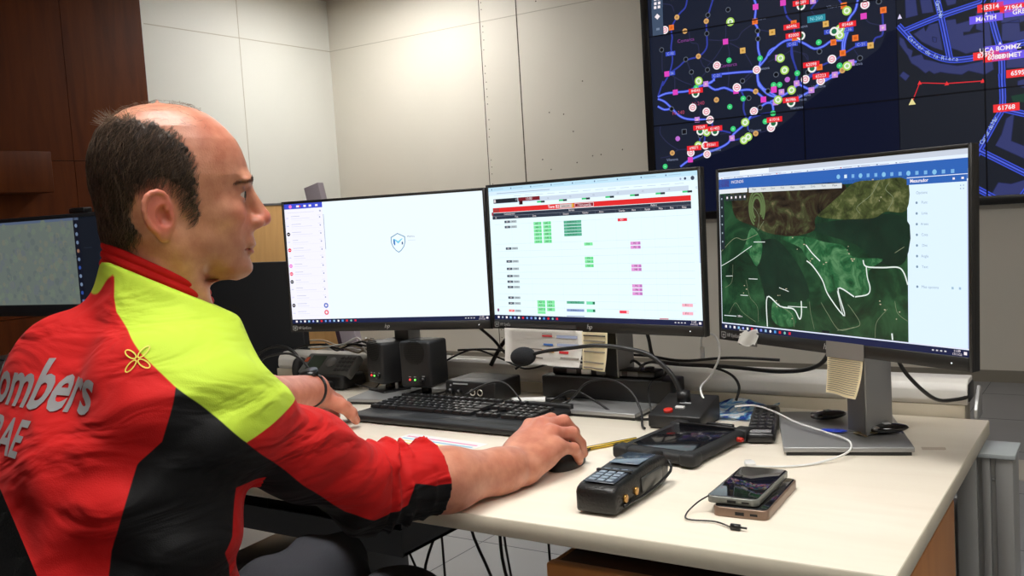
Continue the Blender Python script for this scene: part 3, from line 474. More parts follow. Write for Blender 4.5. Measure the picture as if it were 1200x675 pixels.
# ---------------------------------------------------------------- the three desk monitors
MON = mat('monitor_black', (.016, .015, .014), .42)
MW, MH = .539, .322
PX0, PX1, PZ0, PZ1 = -.2635, .2635, -.1405, .1545
def monitor(label, px, py, pz, yaw, tilt, base_xy, base_rot, logo=True, base=(.20, .27), front=None):
    t = thing('monitor', label, 'monitor', (base_xy[0], base_xy[1], DZ), yaw, 'monitors on the desk')
    d = Vector((px-base_xy[0], py-base_xy[1], 0)); ca, sa = cos(-yaw), sin(-yaw)
    lx, ly = d.x*ca-d.y*sa, d.x*sa+d.y*ca; lz = pz-DZ
    P = Matrix.Translation((lx, ly, lz)) @ Matrix.Rotation(-tilt, 4, 'X')
    m = MB(); m.box(-MW/2, MW/2, .0025, .017, -MH/2, MH/2, .002, M=P)
    m.box(-.17, .17, .017, .045, -.11, .12, .012, M=P)
    for a in ((-MW/2, PX0, -MH/2, MH/2), (PX1, MW/2, -MH/2, MH/2), (PX0, PX1, -MH/2, PZ0), (PX0, PX1, PZ1, MH/2)):
        m.box(a[0], a[1], -.0005, .004, a[2], a[3], .0006, 1, M=P)
    m.build('housing', MON, t)
    br = base_rot-yaw
    Bm = Matrix.Rotation(br, 4, 'Z')
    cyl = (lx*0, 0)
    m = MB(); bw, bd = base; m.box(-bw/2, bw/2, -bd*.62, bd*.38, .006, .014, .0015, M=Bm); m.mi = 1; m.box(-bw/2+.004, bw/2-.004, -bd*.62+.004, bd*.38-.004, 0, .006, M=Bm)
    m.build('stand_base', [SILVER, SATIN], t)
    m = MB(); m.box(lx-.010, lx+.030, ly+.049, ly+.112, .0145, lz+.02, .002); m.mi = 1; m.box(lx-.008, lx+.028, ly+.0465, ly+.0488, .02, lz, .0005)
    m.build('stand_column', [SILVER, front or GREYP], t)
    # maker's mark and model name on the lower bezel
    if logo:
        m = MB(); LG = Matrix.Translation((0, -.0006, 0)) @ Matrix.Rotation(pi/2, 4, 'X')
        Q = P @ Matrix.Translation((0, -.0008, -.151))
        for a in ((-.2625, -.2613, -.0055, .0055), (-.2512, -.25, -.0055, .0055), (-.2613, -.2512, .0043, .0055), (-.2613, -.2512, -.0055, -.0043)):
            m.box(a[0], a[1], -.0002, .0002, a[2], a[3], M=Q)
        m.box(-.2588, -.2537, -.0002, .0002, -.0018, .0018, M=Q); m.box(-.2572, -.2552, -.0002, .0002, -.0072, -.0055, M=Q)
        m.text('HP EyeEase', .0098, Q @ Matrix.Translation((-.247, 0, 0)) @ Matrix.Rotation(pi/2, 4, 'X'), .0003, 'LEFT', .8)
        m.build('marking', mat('grey_print', (.35, .35, .35), .5), t)
        m = MB(); m.text('hp', .014, Q @ Matrix.Translation((0, 0, .001)) @ Matrix.Rotation(pi/2, 4, 'X') @ Matrix(((1, .25, 0, 0), (0, 1, 0, 0), (0, 0, 1, 0), (0, 0, 0, 1))), .0003)
        m.build('logo', mat('logo_print', (.45, .45, .45), .4), t)
        m = MB(); m.cyl((.236, 0, 0), .0011, .0005, 'Y', 10, M=Q); m.build('power_light', mat('led_white', (.8, .8, .8), .4, emit=(.9, .9, 1), estr=1.), t)
    return t, P
SCR = screen_mat('monitor_glow', 1.06)
def taskbar(cv, w0, w1):
    z0, z1 = PZ0, PZ0+.0105
    cv.rect(w0, z0, w1, z1, rgb(20, 30, 66)); cv.layer()
    cols = [WH, (.4, .5, .6), WH, rgb(150, 200, 235), rgb(160, 170, 240), rgb(225, 230, 220), rgb(220, 40, 50), rgb(110, 160, 230), rgb(120, 140, 220), rgb(150, 190, 220), rgb(240, 240, 250), rgb(80, 150, 220), rgb(215, 40, 45), rgb(130, 190, 180), rgb(215, 30, 60)]
    for i, c in enumerate(cols):
        x = w0+.012+i*.0118
        if i % 3 == 1: cv.disc(x, (z0+z1)/2, .0026, c, 10)
        else: cv.rect(x-.0026, z0+.003, x+.0026, z1-.0028, c)
    cv.text('11:09', w1-.020, z0+.0073, .0052, WH); cv.text('17/11/22', w1-.020, z0+.0027, .0045, WH)
    cv.rect(w1-.009, z0+.003, w1-.004, z1-.003, WH)
    for k in range(4): cv.rect(w1-.062+k*.007, z0+.0042, w1-.0585+k*.007, z1-.0042, (.6, .6, .65))
    cv.layer()
mL, PL = monitor('leftmost of the three lit monitors, nearly blank screen with a blue shield', -1.494, 1.72, 1.062, .2257, .008, (-1.48, 1.80), .2)
mM, PM = monitor('middle monitor showing a table with green, red and pink entries', -.95, 1.73, 1.066, -.123, .0176, (-.925, 1.83), .0, front=SATIN)
mR, PR = monitor('right monitor showing a green aerial map beside a white side menu', -.428, 1.594, 1.059, -.5019, .0278, (-.445, 1.700), .34)
# left screen: a mail list and a shield emblem
W1 = rgb(226, 246, 255); MAILBG = rgb(243, 242, 255)
cv = Canvas(); cv.rect(PX0, PZ0, PX1, PZ1, rgb(236, 248, 255)); cv.layer()
xs = -.156
cv.rect(PX0, PZ0, xs, PZ1, MAILBG); cv.layer(); cv.rect(PX0, PZ1-.0125, xs, PZ1, rgb(62, 78, 205)); cv.rect(xs+.001, .04, xs+.0022, .125, rgb(130, 135, 170)); cv.layer()
cv.disc(-.246, PZ1-.0065, .0045, rgb(235, 120, 210)); cv.rect(-.229, PZ1-.009, -.221, PZ1-.004, WH); cv.rect(-.221, PZ1-.0085, -.217, PZ1-.0045, RD)
for x in (-.205, -.19, -.172): cv.rect(x-.0035, PZ1-.009, x+.0035, PZ1-.004, WH)
cv.layer()
cv.line([(-.255, .133), (-.18, .133)], .0007, rgb(200, 200, 215)); cv.disc(-.163, .134, .0024, rgb(170, 175, 200))
ls = random.Random(5)
avatar = {2: BLK, 4: rgb(235, 45, 70), 6: rgb(240, 130, 220), 7: rgb(240, 90, 120), 8: rgb(20, 40, 48), 11: rgb(25, 30, 40)}
for i in range(13):
    z = .120-i*.01955
    if i in avatar: cv.disc(-.2565, z, .0047, avatar[i]); cv.k += 1; cv.rect(-.2595, z-.0006, -.2535, z+.0006, WH); cv.k -= 1
    else:
        cv.rect(-.2600, z-.0005, -.2535, z+.0004, rgb(170, 175, 215)); cv.rect(-.259, z+.002, -.2545, z+.0027, rgb(215, 215, 235))
    cv.rect(-.246, z+.0034, -.246+ls.uniform(.015, .03), z+.0045, rgb(188, 190, 208)); cv.rect(-.246, z-.0020, -.246+ls.uniform(.03, .06), z-.0012, rgb(212, 213, 228)); cv.rect(-.246, z-.0066, -.168, z-.0062, rgb(222, 222, 236))
    cv.rect(-.171, z+.0034, -.163, z+.0041, rgb(200, 200, 215)); cv.disc(-.165, z-.001, .0019, rgb(150, 158, 190), 8)
cv.disc(-.165, -.097, .0062, rgb(84, 110, 200)); cv.disc(-.165, -.114, .0062, rgb(235, 90, 110)); cv.layer()
cv.disc(-.165, -.097, .003, WH); cv.disc(-.165, -.114, .003, WH)
sh = [(.042, .0695), (.0615, .0605), (.0615, .047), (.057, .036), (.050, .028), (.0425, .023), (.035, .028), (.0280, .036), (.0235, .047), (.0235, .0605)]
cv.poly(sh, rgb(120, 160, 190)); cv.layer(); cv.poly([(.0425+(x-.0425)*.88, .046+(z-.046)*.9) for x, z in sh], rgb(236, 250, 255)); cv.layer()
cv.poly([(.030, .056), (.0335, .056), (.0425, .050), (.0515, .056), (.055, .056), (.0425, .0445)], rgb(120, 205, 235))
cv.poly([(.030, .056), (.0345, .052), (.0345, .041), (.032, .041), (.030, .045)], rgb(60, 120, 190)); cv.poly([(.0515, .0475), (.055, .049), (.055, .043), (.0515, .041)], rgb(80, 100, 140))
cv.text('Metrica', .067, .0600, .0062, rgb(110, 125, 150), align='LEFT'); cv.rect(.0685, .0505, .088, .0515, rgb(205, 220, 232)); cv.layer()
taskbar(cv, PX0, PX1)
cv.build('screen', [SCR], mL, PL @ Matrix.Translation((0, .0020, 0)))
# middle screen: roster table
cv = Canvas(); BGM = rgb(231, 250, 255); cv.rect(PX0, PZ0, PX1, PZ1, BGM); cv.layer()
cv.rect(PX0, PZ1-.009, PX1, PZ1, rgb(190, 226, 244)); cv.rect(PX0, PZ1-.018, PX1, PZ1-.009, rgb(214, 236, 250)); cv.layer()
for k in range(9): cv.rect(-.255+k*.056, PZ1-.006, -.252+k*.056, PZ1-.003, rgb(100, 130, 170)); cv.rect(-.248+k*.056, PZ1-.005, -.22+k*.056, PZ1-.004, rgb(160, 190, 215))
cv.rect(-.24, PZ1-.0145, -.09, PZ1-.0132, rgb(160, 175, 200)); cv.disc(.252, PZ1-.0135, .004, rgb(60, 70, 90)); cv.disc(.236, PZ1-.0135, .0025, rgb(40, 50, 80)); cv.disc(.226, PZ1-.0135, .002, rgb(150, 160, 190))
for k in range(14): cv.rect(-.19+k*.031, PZ1-.0225, -.17+k*.031, PZ1-.0215, rgb(190, 205, 222))
cv.rect(-.249, .118, .243, .1275, rgb(202, 216, 232)); cv.layer()
cv.rect(-.25, .119, -.18, .1285, rgb(30, 34, 44)); cv.rect(-.249, .1205, -.2435, .1270, WH); cv.rect(-.186, .1225, -.178, .128, rgb(190, 195, 205)); cv.rect(-.178, .1205, -.118, .1285, rgb(120, 22, 34)); cv.rect(-.176, .113, -.166, .1205, rgb(50, 12, 20))
for k in range(7): x = -.126+k*.0592; cv.rect(x, .1145, x+.011, .118, rgb(60, 200, 120)); cv.rect(x+.011, .1140, x+.021, .118, rgb(40, 50, 55)); cv.text('12', x+.03, .1225, .005, rgb(120, 130, 150))
cv.layer(); cv.text('13:00', -.148, .1245, .0075, WH, squash=1.1)
cv.rect(-.253, .0985, .247, .1090, rgb(226, 40, 42)); cv.rect(-.253, .0985, -.234, .1075, rgb(150, 60, 60)); cv.rect(-.257, .0925, -.252, .0995, rgb(150, 40, 60)); cv.rect(-.255, .0835, .247, .0975, rgb(44, 52, 68)); cv.layer()
cv.text('Torn B2', -.082, .1037, .0088, WH, bold=True); cv.rect(-.066, .0995, -.034, .1080, rgb(205, 190, 190)); cv.rect(-.034, .0995, -.0285, .1080, rgb(215, 170, 70)); cv.rect(-.026, .0995, .022, .1080, WH); cv.layer(); cv.rect(-.0252, .1003, .0212, .1072, rgb(140, 30, 44)); cv.layer()
cv.text('1 hora guardia', -.002, .1037, .0070, WH, squash=.85)
cv.text('seleccio', -.05, .1037, .0065, rgb(90, 70, 70)); cv.rect(-.255, .0903, .247, .0908, rgb(150, 158, 172))
for x, t_ in ((-.205, 'Comandament'), (-.035, 'Serveis'), (.165, 'Reforc')): cv.text(t_, x, .0942, .0058, WH, squash=.9)
hd = (-.245, -.185, -.135, -.05, .0, .04, .09, .118, .15, .18, .205, .232)
for x, t_ in zip(hd, ('Id', 'Torn', 'Zona', 'Dotacio', 'Vehicles', 'Altres', 'Guardia', 'Hora', 'Equips', 'Mitja', 'Parc', 'Nota')): cv.text(t_, x, .0870, .0054, WH, squash=.85)
for x in hd[2:]: cv.rect(x-.0155, .0835, x-.0152, .0905, rgb(120, 130, 150))
rowz = [.077, .0655, .018, -.0105, -.027, -.043, -.0555, -.0675, -.091, -.1035, -.120]
for z in (.0715, .028, .012, -.002, -.019, -.035, -.0495, -.061, -.083, -.097, -.112, -.128): cv.rect(-.25, z, .25, z+.0004, rgb(196, 216, 224))
for x in hd: cv.rect(x-.0155, -.129, x-.0152, .083, rgb(212, 230, 236))
for i, z in enumerate(rowz):
    cv.rect(-.2205, z-.0026, -.2045, z+.0026, rgb(70, 82, 96) if i < 10 else rgb(240, 110, 110)); cv.rect(-.2035, z-.0026, -.1855, z+.0026, rgb(170, 182, 188))
    cv.k += 1; cv.text('B%d' % (20+i), -.2125, z, .0038, WH); cv.text('0%d-2%d' % (i % 9, i % 4), -.1945, z, .0036, rgb(70, 80, 90)); cv.k -= 1
LG_ = rgb(130, 232, 160); MGN = rgb(104, 218, 140)
def chip(x, z, w, h, c, c2=None, txt=None):
    cv.rect(x-w/2, z-h/2, x+w/2, z+h/2, c); cv.k += 1
    if c2: cv.rect(x+w/2-.0055, z-h/2+.0005, x+w/2, z+h/2-.0005, c2)
    if txt: cv.text(txt, x-.0015, z, h*.9, rgb(20, 70, 50) if c[1] > .3 else WH, squash=.9)
    cv.k -= 1
for x in (-.1275, -.1015):
    for z in (.070, .062, .0543, .0465, .0385, .0308): chip(x, z, .0215, .0068, LG_, MGN, 'A%d' % rs.randint(10, 99))
    for z in (-.0995, -.1070, -.1155): chip(x, z, .0215, .0070, LG_, MGN if x < -.11 else None, 'A%d' % rs.randint(10, 99))
chip(-.1275, -.1225, .0215, .0055, LG_)
for z in (.0225, -.007, -.014, -.0225): chip(.0045, z, .0215, .0062, LG_, None if z > 0 else MGN, 'T%d' % rs.randint(10, 99))
for z in (-.100, -.116): chip(.0035, z, .0215, .0062, rgb(120, 225, 175), rgb(30, 110, 80))
for z in (.0698, .063, .0563, .0497, .0430): chip(-.034, z, .0455, .0058, rgb(84, 172, 138), None, 'B-2%d 0%d-1%d' % (rs.randint(10, 99), rs.randint(1, 9), rs.randint(1, 9)))
chip(-.0355, -.0993, .0455, .0055, rgb(84, 172, 138), None, 'B-221 06-11'); chip(-.0365, -.1160, .0455, .0052, rgb(130, 150, 200), None, 'B-204 01-17'); cv.rect(-.06, -.129, -.014, -.1275, rgb(120, 130, 190))
chip(.0905, .069, .0225, .0060, rgb(230, 40, 60), None, 'X21'); chip(.0855, -.117, .0225, .0060, rgb(240, 70, 90), rgb(255, 210, 210))
for z in (.0212, .0132, -.0240, -.0312, -.0640, -.0717, -.0795): chip(.119, z, .0235, .0062, rgb(226, 150, 215), rgb(190, 120, 190), 'M%d' % rs.randint(1, 9))
for z in (-.101, -.117): chip(.231, z, .0235, .0060, rgb(246, 176, 194), None, 'P11')
cv.rect(.168, -.1295, .188, -.1275, rgb(200, 100, 120)); cv.rect(-.2545, -.1225, -.2490, -.1160, rgb(130, 70, 110))
cv.rect(.2600, -.02, .2630, .08, rgb(196, 214, 240)); cv.layer(); cv.layer()
taskbar(cv, PX0, PX1)
cv.build('screen', [SCR], mM, PM @ Matrix.Translation((0, .0020, 0)))
# right screen: aerial view
def aerial(name, ramp, scale, strength=1., seed=0., det=8, dist=.4):
    m = bpy.data.materials.new(name); m.use_nodes = True; N = m.node_tree.nodes; L = m.node_tree.links; b = N['Principled BSDF']
    b.inputs['Base Color'].default_value = (.01, .01, .01, 1); b.inputs['Roughness'].default_value = .25
    tc = N.new('ShaderNodeTexCoord'); mp = N.new('ShaderNodeMapping'); mp.inputs['Location'].default_value = (seed, seed*.7, seed*.3)
    n = N.new('ShaderNodeTexNoise'); n.inputs['Scale'].default_value = scale; n.inputs['Detail'].default_value = det; n.inputs['Distortion'].default_value = dist; n.inputs['Roughness'].default_value = .62
    cr = N.new('ShaderNodeValToRGB'); el = cr.color_ramp.elements
    el[0].position, el[0].color = ramp[0][0], (*ramp[0][1], 1); el[1].position, el[1].color = ramp[-1][0], (*ramp[-1][1], 1)
    for p, c in ramp[1:-1]: e_ = el.new(p); e_.color = (*c, 1)
    L.new(tc.outputs['Object'], mp.inputs['Vector']); L.new(mp.outputs['Vector'], n.inputs['Vector']); L.new(n.outputs['Fac'], cr.inputs['Fac'])
    L.new(cr.outputs['Color'], b.inputs['Emission Color']); b.inputs['Emission Strength'].default_value = strength
    return m
AM = [SCR, aerial('aerial_forest', [(.30, rgb(8, 28, 18)), (.5, rgb(22, 60, 36)), (.70, rgb(48, 94, 58))], 16, det=12, dist=.8),
      aerial('aerial_rock', [(.34, rgb(14, 10, 8)), (.5, rgb(50, 40, 26)), (.6, rgb(66, 72, 42)), (.72, rgb(130, 116, 84))], 26, seed=3, dist=1.2),
      aerial('aerial_scrub', [(.32, rgb(34, 42, 20)), (.52, rgb(72, 82, 42)), (.68, rgb(126, 128, 84))], 60, seed=5),
      aerial('aerial_meadow', [(.32, rgb(14, 54, 30)), (.5, rgb(36, 96, 56)), (.68, rgb(92, 142, 96))], 30, seed=8, dist=1.5),
      aerial('aerial_dark', [(.3, rgb(12, 30, 22)), (.55, rgb(18, 46, 32)), (.7, rgb(26, 58, 38))], 14, seed=11)]
cv = Canvas(); cv.rect(PX0, PZ0, PX1, PZ1, rgb(226, 238, 252)); cv.layer()
MX1 = .1600
cv.rect(-.262, -.1285, MX1, .1225, (0, 0, 0), 1)
cv.rect(MX1, -.1285, .2605, .1185, rgb(221, 241, 255)); cv.rect(.2605, -.1285, PX1, .11, rgb(178, 190, 225)); cv.rect(PX0, .1265, PX1, .1415, rgb(46, 98, 180)); cv.poly([(PX0, .1225), (.262, .1125), (.262, .127), (PX0, .1415)], rgb(46, 98, 180)); cv.rect(PX0, .1265, -.235, .1405, rgb(70, 40, 110)); cv.layer()
cv.layer()
S_ = 1000.
def sc(l): return [(x/S_, z/S_) for x, z in l]
def smooth(pts, n=4, closed=True):
    P = [Vector(p) for p in pts]; out = []; m_ = len(P)
    for i in range(m_ if closed else m_-1):
        p0, p1, p2, p3 = (P[(i-1) % m_], P[i], P[(i+1) % m_], P[(i+2) % m_]) if closed else (P[max(i-1, 0)], P[i], P[i+1], P[min(i+2, m_-1)])
        for k in range(n):
            t = k/n; q = .5*((2*p1)+(p2-p0)*t+(2*p0-5*p1+4*p2-p3)*t*t+(3*p1-p0-3*p2+p3)*t**3); out.append((q.x, q.y))
    return out
cv.poly(smooth(sc([(-180, 30), (-150, 28), (-110, 26), (-60, -20), (-40, -70), (-90, -80), (-130, -70), (-140, -100), (-150, -60), (-165, -20)])), (0, 0, 0), 5)
cv.poly(smooth(sc([(-40, 50), (40, 60), (155, 62), (156, -5), (110, -10), (60, 20), (0, 35)])), (0, 0, 0), 5)
cv.layer()
cv.poly(smooth(sc([(-228, 97), (-220, 118), (-85, 119), (30, 119), (40, 100), (4, 78), (-23, 64), (-27, 43), (-72, 34), (-116, 37), (-142, 42), (-173, 53), (-217, 68)])), (0, 0, 0), 2); cv.layer()
cv.poly(smooth(sc([(30, 99), (61, 118), (104, 119), (159, 117), (159, 71), (121, 70), (98, 61), (49, 60), (36, 60), (-16, 66), (0, 80)])), (0, 0, 0), 3)
cv.poly(smooth(sc([(-105, 31), (-47, 33), (-5, 24), (35, 18), (58, -1), (114, -3), (87, -22), (87, -55), (60, -63), (26, -50), (3, -60), (-12, -36), (-44, -2), (-60, 15)])), (0, 0, 0), 4)
cv.poly(smooth(sc([(-177, 50), (-150, 20), (-165, -20), (-195, 8), (-240, -15), (-200, 12)])), (0, 0, 0), 4)
cv.poly(smooth(sc([(-125, -80), (-110, -92), (-80, -94), (-72, -120), (-110, -124), (-130, -110)])), (0, 0, 0), 4)
cv.layer()
for i, r_ in enumerate((.032, .026, .019)):
    cv.line([(-.162+r_*.62*cos(a), .085+r_*sin(a)) for a in [-.7+pi*1.6*k/20 for k in range(21)]], .0035 if i < 2 else .005, rgb(92, 112, 68))
cv.layer()
for w_, p in [(2.2, [(-141, -127), (-140, -74), (-108, -89), (-76, -92), (-63, -108), (-58, -99), (-58, -77)]), (1.2, [(-90, -88), (-45, -87)]), (.7, [(-108, -89), (-81, -101), (-75, -123)]), (1.8, [(-45, 19), (-31, 5), (-14, -8)]), (2, [(-44, -8), (-31, -16), (-10, -39), (3, -64), (37, -96), (24, -52), (57, -64)]), (.8, [(-13, -77), (1, -95), (25, -120), (56, -113)]), (.8, [(-261, 6), (-223, 31), (-197, 28), (-162, 38)]), (1, [(-261, -21), (-229, -8), (-198, 7), (-177, 17)]), (.5, [(-243, -111), (-224, -89), (-206, -105), (-171, -121)]), (.5, [(-229, -18), (-233, -50), (-252, -62)]), (1.1, [(-187, -43), (-164, -43)]), (1.1, [(-110, -56), (-87, -62)]), (1.2, [(-172, 24), (-143, 24)]), (.6, [(-39, -77), (-37, -95), (-29, -123)]), (.5, [(-194, -45), (-185, -76), (-166, -93), (-164, -120)]), (1, [(-249, -40), (-230, -39)]), (1, [(-210, -74), (-190, -74)]), (2, [(76, -5), (82, -15), (114, -16), (142, -15), (153, -23), (160, -41)]), (1.8, [(82, -15), (84, -32), (89, -48), (84, -59), (59, -64)]), (1, [(22, -56), (34, -97)]), (.8, [(21, -121), (59, -113), (68, -105), (53, -86), (44, -77)]), (.6, [(71, 69), (65, 79), (92, 96), (104, 110), (110, 119)]), (.6, [(124, 72), (135, 90), (121, 104), (127, 113)]), (.8, [(137, 7), (154, 16)]), (.6, [(136, -67), (141, -85), (159, -96)]), (.6, [(98, -127), (101, -102), (122, -80)]), (2.5, [(130, -117), (131, -127)]), (.6, [(-172, 89), (-157, 69), (-161, 45), (-145, 61)])]:
    cv.line(sc(p), .0011*w_, rgb(225, 235, 228) if w_ > .9 else rgb(128, 138, 108), 5)
cv.layer()
for k in range(34):
    x, z = rs.choice([(-.02, -.02), (.12, -.09), (-.2, -.07), (.05, -.005), (-.07, .02), (.09, .1), (-.1, -.08)]); x += rs.gauss(0, .018); z += rs.gauss(0, .012)
    if x < .155: cv.rect(x, z, x+rs.uniform(.001, .004), z+.0015, rgb(190, 180, 150))
# page furniture
cv.rect(-.262, .1145, -.186, .1225, rgb(226, 232, 238)); cv.poly([(-.182, .1135), (.035, .1105), (.035, .1185), (-.182, .1225)], rgb(214, 220, 222)); cv.rect(-.262, .01, -.250, .112, rgb(30, 40, 46))
for k in range(5): cv.rect(-.246+k*.0118, .1005, -.236+k*.0118, .1125, rgb(44, 54, 56))
for x0, x1 in ((PX0, -.205), (-.205, -.13)): cv.rect(x0, PZ1-.008, x1, PZ1, rgb(208, 222, 242) if x0 < -.21 else rgb(234, 242, 252))
cv.rect(-.13, PZ1-.008, PX1, PZ1, rgb(200, 208, 222)); cv.layer()
for k in range(5): cv.rect(-.2425+k*.0118, .1045, -.2385+k*.0118, .1085, WH)
for k in range(6): cv.disc(-.256, .105-k*.016, .0018, rgb(150, 170, 180), 8)
for k in range(9): cv.text(('Mapa', 'Capes', 'Zona', 'Punt')[k % 4], -.168+k*.0235, .1190-k*.0004, .0048, rgb(90, 100, 110), -.014)
cv.text('INCENDIS', -.212, .1345, .0075, WH); cv.rect(-.250, .1440, -.10, .1447, rgb(150, 160, 185)); cv.rect(.02, .1435, .11, .1441, rgb(170, 178, 200))
for k in range(12): cv.rect(-.25+k*.036, .1425, -.232+k*.036, .1432, rgb(150, 162, 188)); cv.rect(-.256+k*.036, .1422, -.253+k*.036, .1436, rgb(90, 110, 150) if k % 4 else rgb(200, 60, 70))
for k in range(15):
    x = .028+k*.0150; z = .1290-(k*.00035)
    if k % 3 == 0: cv.disc(x, z, .0038, rgb(130, 190, 230), 12)
    else: cv.rect(x-.0028, z-.0028, x+.0028, z+.0028, rgb(120, 175, 225) if k > 1 else rgb(210, 230, 245))
cv.rect(MX1, .1085, .2605, .1185, rgb(46, 98, 180)); cv.rect(MX1, .1185, .262, .1195, rgb(235, 240, 250)); cv.layer()
cv.text('Mesurador', .1815, .1138, .0072, WH, bold=True); cv.rect(.2380, .1120, .2415, .1150, WH); cv.rect(.2520, .1120, .2560, .1150, WH)
MT = rgb(140, 160, 178)
cv.text('Opcions', .1860, .096, .0058, MT)
for k, t_ in enumerate(('Punt', 'Linia', 'Arees', 'Cota', 'Dist', 'Angle', 'Text')): z = .0815-k*.0158; cv.disc(.1770, z, .0020, rgb(120, 145, 165), 8); cv.text(t_, .1905, z, .0056, MT)
cv.disc(.1770, -.043, .0020, rgb(120, 145, 165), 8); cv.text('Mes opcions', .1990, -.043, .0058, MT); cv.rect(.235, -.0445, .2385, -.041, rgb(160, 190, 210)); cv.rect(.247, -.0445, .2505, -.041, rgb(160, 190, 210))
for a in (0, 1):
    for b_ in (0, 1): cv.rect(.250+a*.0045, .098+b_*.0045, .2515+a*.0045, .0995+b_*.0045, rgb(120, 150, 180))
cv.line([(-.256, -.1145), (-.222, -.114)], .0013, rgb(220, 235, 235)); cv.text('200 m', -.212, -.1135, .0050, WH); cv.rect(PX0, -.1290, PX1, -.1280, rgb(226, 226, 250)); cv.rect(-.012, -.1275, .004, -.1235, rgb(20, 26, 30)); cv.layer()
taskbar(cv, PX0, PX1)
cv.build('screen', AM, mR, PR @ Matrix.Translation((0, .0020, 0)), clip=(PX0, PX1, PZ0, PZ1))
# seams of the jacket in a plane through the right sleeve (metres) and the lettering on its back
YEL_POLY = [(-.0709, 1.112), (-.0722, 1.093), (-.0700, 1.077), (-.0559, 1.057), (-.0422, 1.037), (-.0275, 1.021), (-.0119, 1.006), (.0106, .986), (.0297, .966),
            (.053, .939), (.0832, .949), (.1189, .962), (.17, .985), (.17, 1.3), (-.0709, 1.3)]
BLK_TORSO = [(-.0119, 1.006), (-.015, .993), (-.0188, .982), (-.0296, .953), (-.0425, .942), (-.0549, .932), (-.069, .897), (-.0858, .851), (-.09, .828), (-.10, .6),
             (.026, .6), (.026, .798), (.022, .824), (.031, .838), (.036, .863), (.040, .885), (.14, .87), (.14, .93), (.053, .939), (.02, .985)]
BLK_ARM = [(-.069, .897), (-.0549, .932), (-.0425, .942), (-.0296, .953), (-.0188, .982), (-.015, .993), (-.0119, 1.006), (.02, 1.0), (.053, .939), (.088, .895), (.119, .858), (.1527, .821), (.1748, .797), (.2133, .777), (.262, .783), (.2672, .795), (.2738, .811), (.3029, .802), (.36, .80), (.36, .5), (-.09, .5)]
LETTERS = [('Bombers', -1.045, 1.001, .070, True), ('GRAE', -1.070, .948, .050, True)]
EMB_O = (-.698, .385, 1.109); EMB_U = (.78, .62, 0); EMB_D = (-.6, .75, -.25)
# ---------------------------------------------------------------- signed-distance modelling
import openvdb
def V3(p): return np.array(p, np.float32)
def s_cap(P, a, b, ra, rb):
    a = V3(a); b = V3(b); ab = b-a; L2 = float(ab@ab)
    t = np.clip(((P[0]-a[0])*ab[0]+(P[1]-a[1])*ab[1]+(P[2]-a[2])*ab[2])/L2, 0, 1)
    return np.sqrt((P[0]-a[0]-t*ab[0])**2+(P[1]-a[1]-t*ab[1])**2+(P[2]-a[2]-t*ab[2])**2)-(ra+(rb-ra)*t)
def s_ell(P, c, r, R=None):
    X = [P[i]-np.float32(c[i]) for i in range(3)]
    if R is not None:
        R = np.array(R.to_3x3() if hasattr(R, 'to_3x3') else R).T
        X = [X[0]*R[i, 0]+X[1]*R[i, 1]+X[2]*R[i, 2] for i in range(3)]
    k0 = np.sqrt(sum((X[i]/r[i])**2 for i in range(3))); k1 = np.sqrt(sum((X[i]/r[i]**2)**2 for i in range(3)))+1e-9
    return k0*(k0-1)/k1
def su(a, b, k):
    h = np.maximum(k-np.abs(a-b), 0)/k; return np.minimum(a, b)-h*h*k*.25
def ss(a, b, k):      # subtract b from a
    return -su(-a, b, k)
def si(a, b, k): return -su(-a, -b, k)
def loft(P, axis_c, zs, ca, aa, bb, p=2.3, bf=None, warp=None):
    """stack of rounded sections along z: centre ca(z) along the first axis, half sizes aa, bb"""
    z = P[2]; c = np.interp(z, zs, ca); a = np.interp(z, zs, aa); b = np.interp(z, zs, bb)
    u = (P[0]-c)/a; v = (P[1]-axis_c)/b
    rho = (np.abs(u)**p+np.abs(v)**p)**(1/p)
    return (rho-1)*np.minimum(a, b)
def grid_pts(lo, hi, h):
    ax = [np.arange(lo[i], hi[i], h, dtype=np.float32) for i in range(3)]
    return np.meshgrid(*ax, indexing='ij'), ax
def mesh_field(F, lo, h, name=None):
    F = np.asarray(F, np.float32)
    for s in (0, -1):
        F[s] = np.maximum(F[s], h); F[:, s] = np.maximum(F[:, s], h); F[:, :, s] = np.maximum(F[:, :, s], h)
    g = openvdb.FloatGrid(background=float(10*h)); F = np.clip(F, -10*h, 10*h); g.copyFromArray(F)
    p, q = g.convertToQuads(0.0); p = p*h+np.array(lo); return p, q
def make_mesh(name, p, q, mats, parent=None, flip=True, smooth=True):
    me = bpy.data.meshes.new(name); me.vertices.add(len(p)); me.vertices.foreach_set('co', np.asarray(p, np.float32).ravel())
    q = q[:, ::-1] if flip else q
    me.loops.add(q.size); me.polygons.add(len(q)); me.loops.foreach_set('vertex_index', np.ascontiguousarray(q).ravel().astype(np.int32))
    me.polygons.foreach_set('loop_start', np.arange(0, q.size, 4, dtype=np.int32))
    me.update(calc_edges=True); me.validate()
    if smooth: me.polygons.foreach_set('use_smooth', np.ones(len(me.polygons), bool))
    for m in mats: me.materials.append(m)
    o = bpy.data.objects.new(name, me); COL.objects.link(o)
    if parent: o.parent = parent
    return o
def attr(o, name, vals):
    a = o.data.attributes.new(name, 'FLOAT', 'POINT'); a.data.foreach_set('value', np.asarray(vals, np.float32))
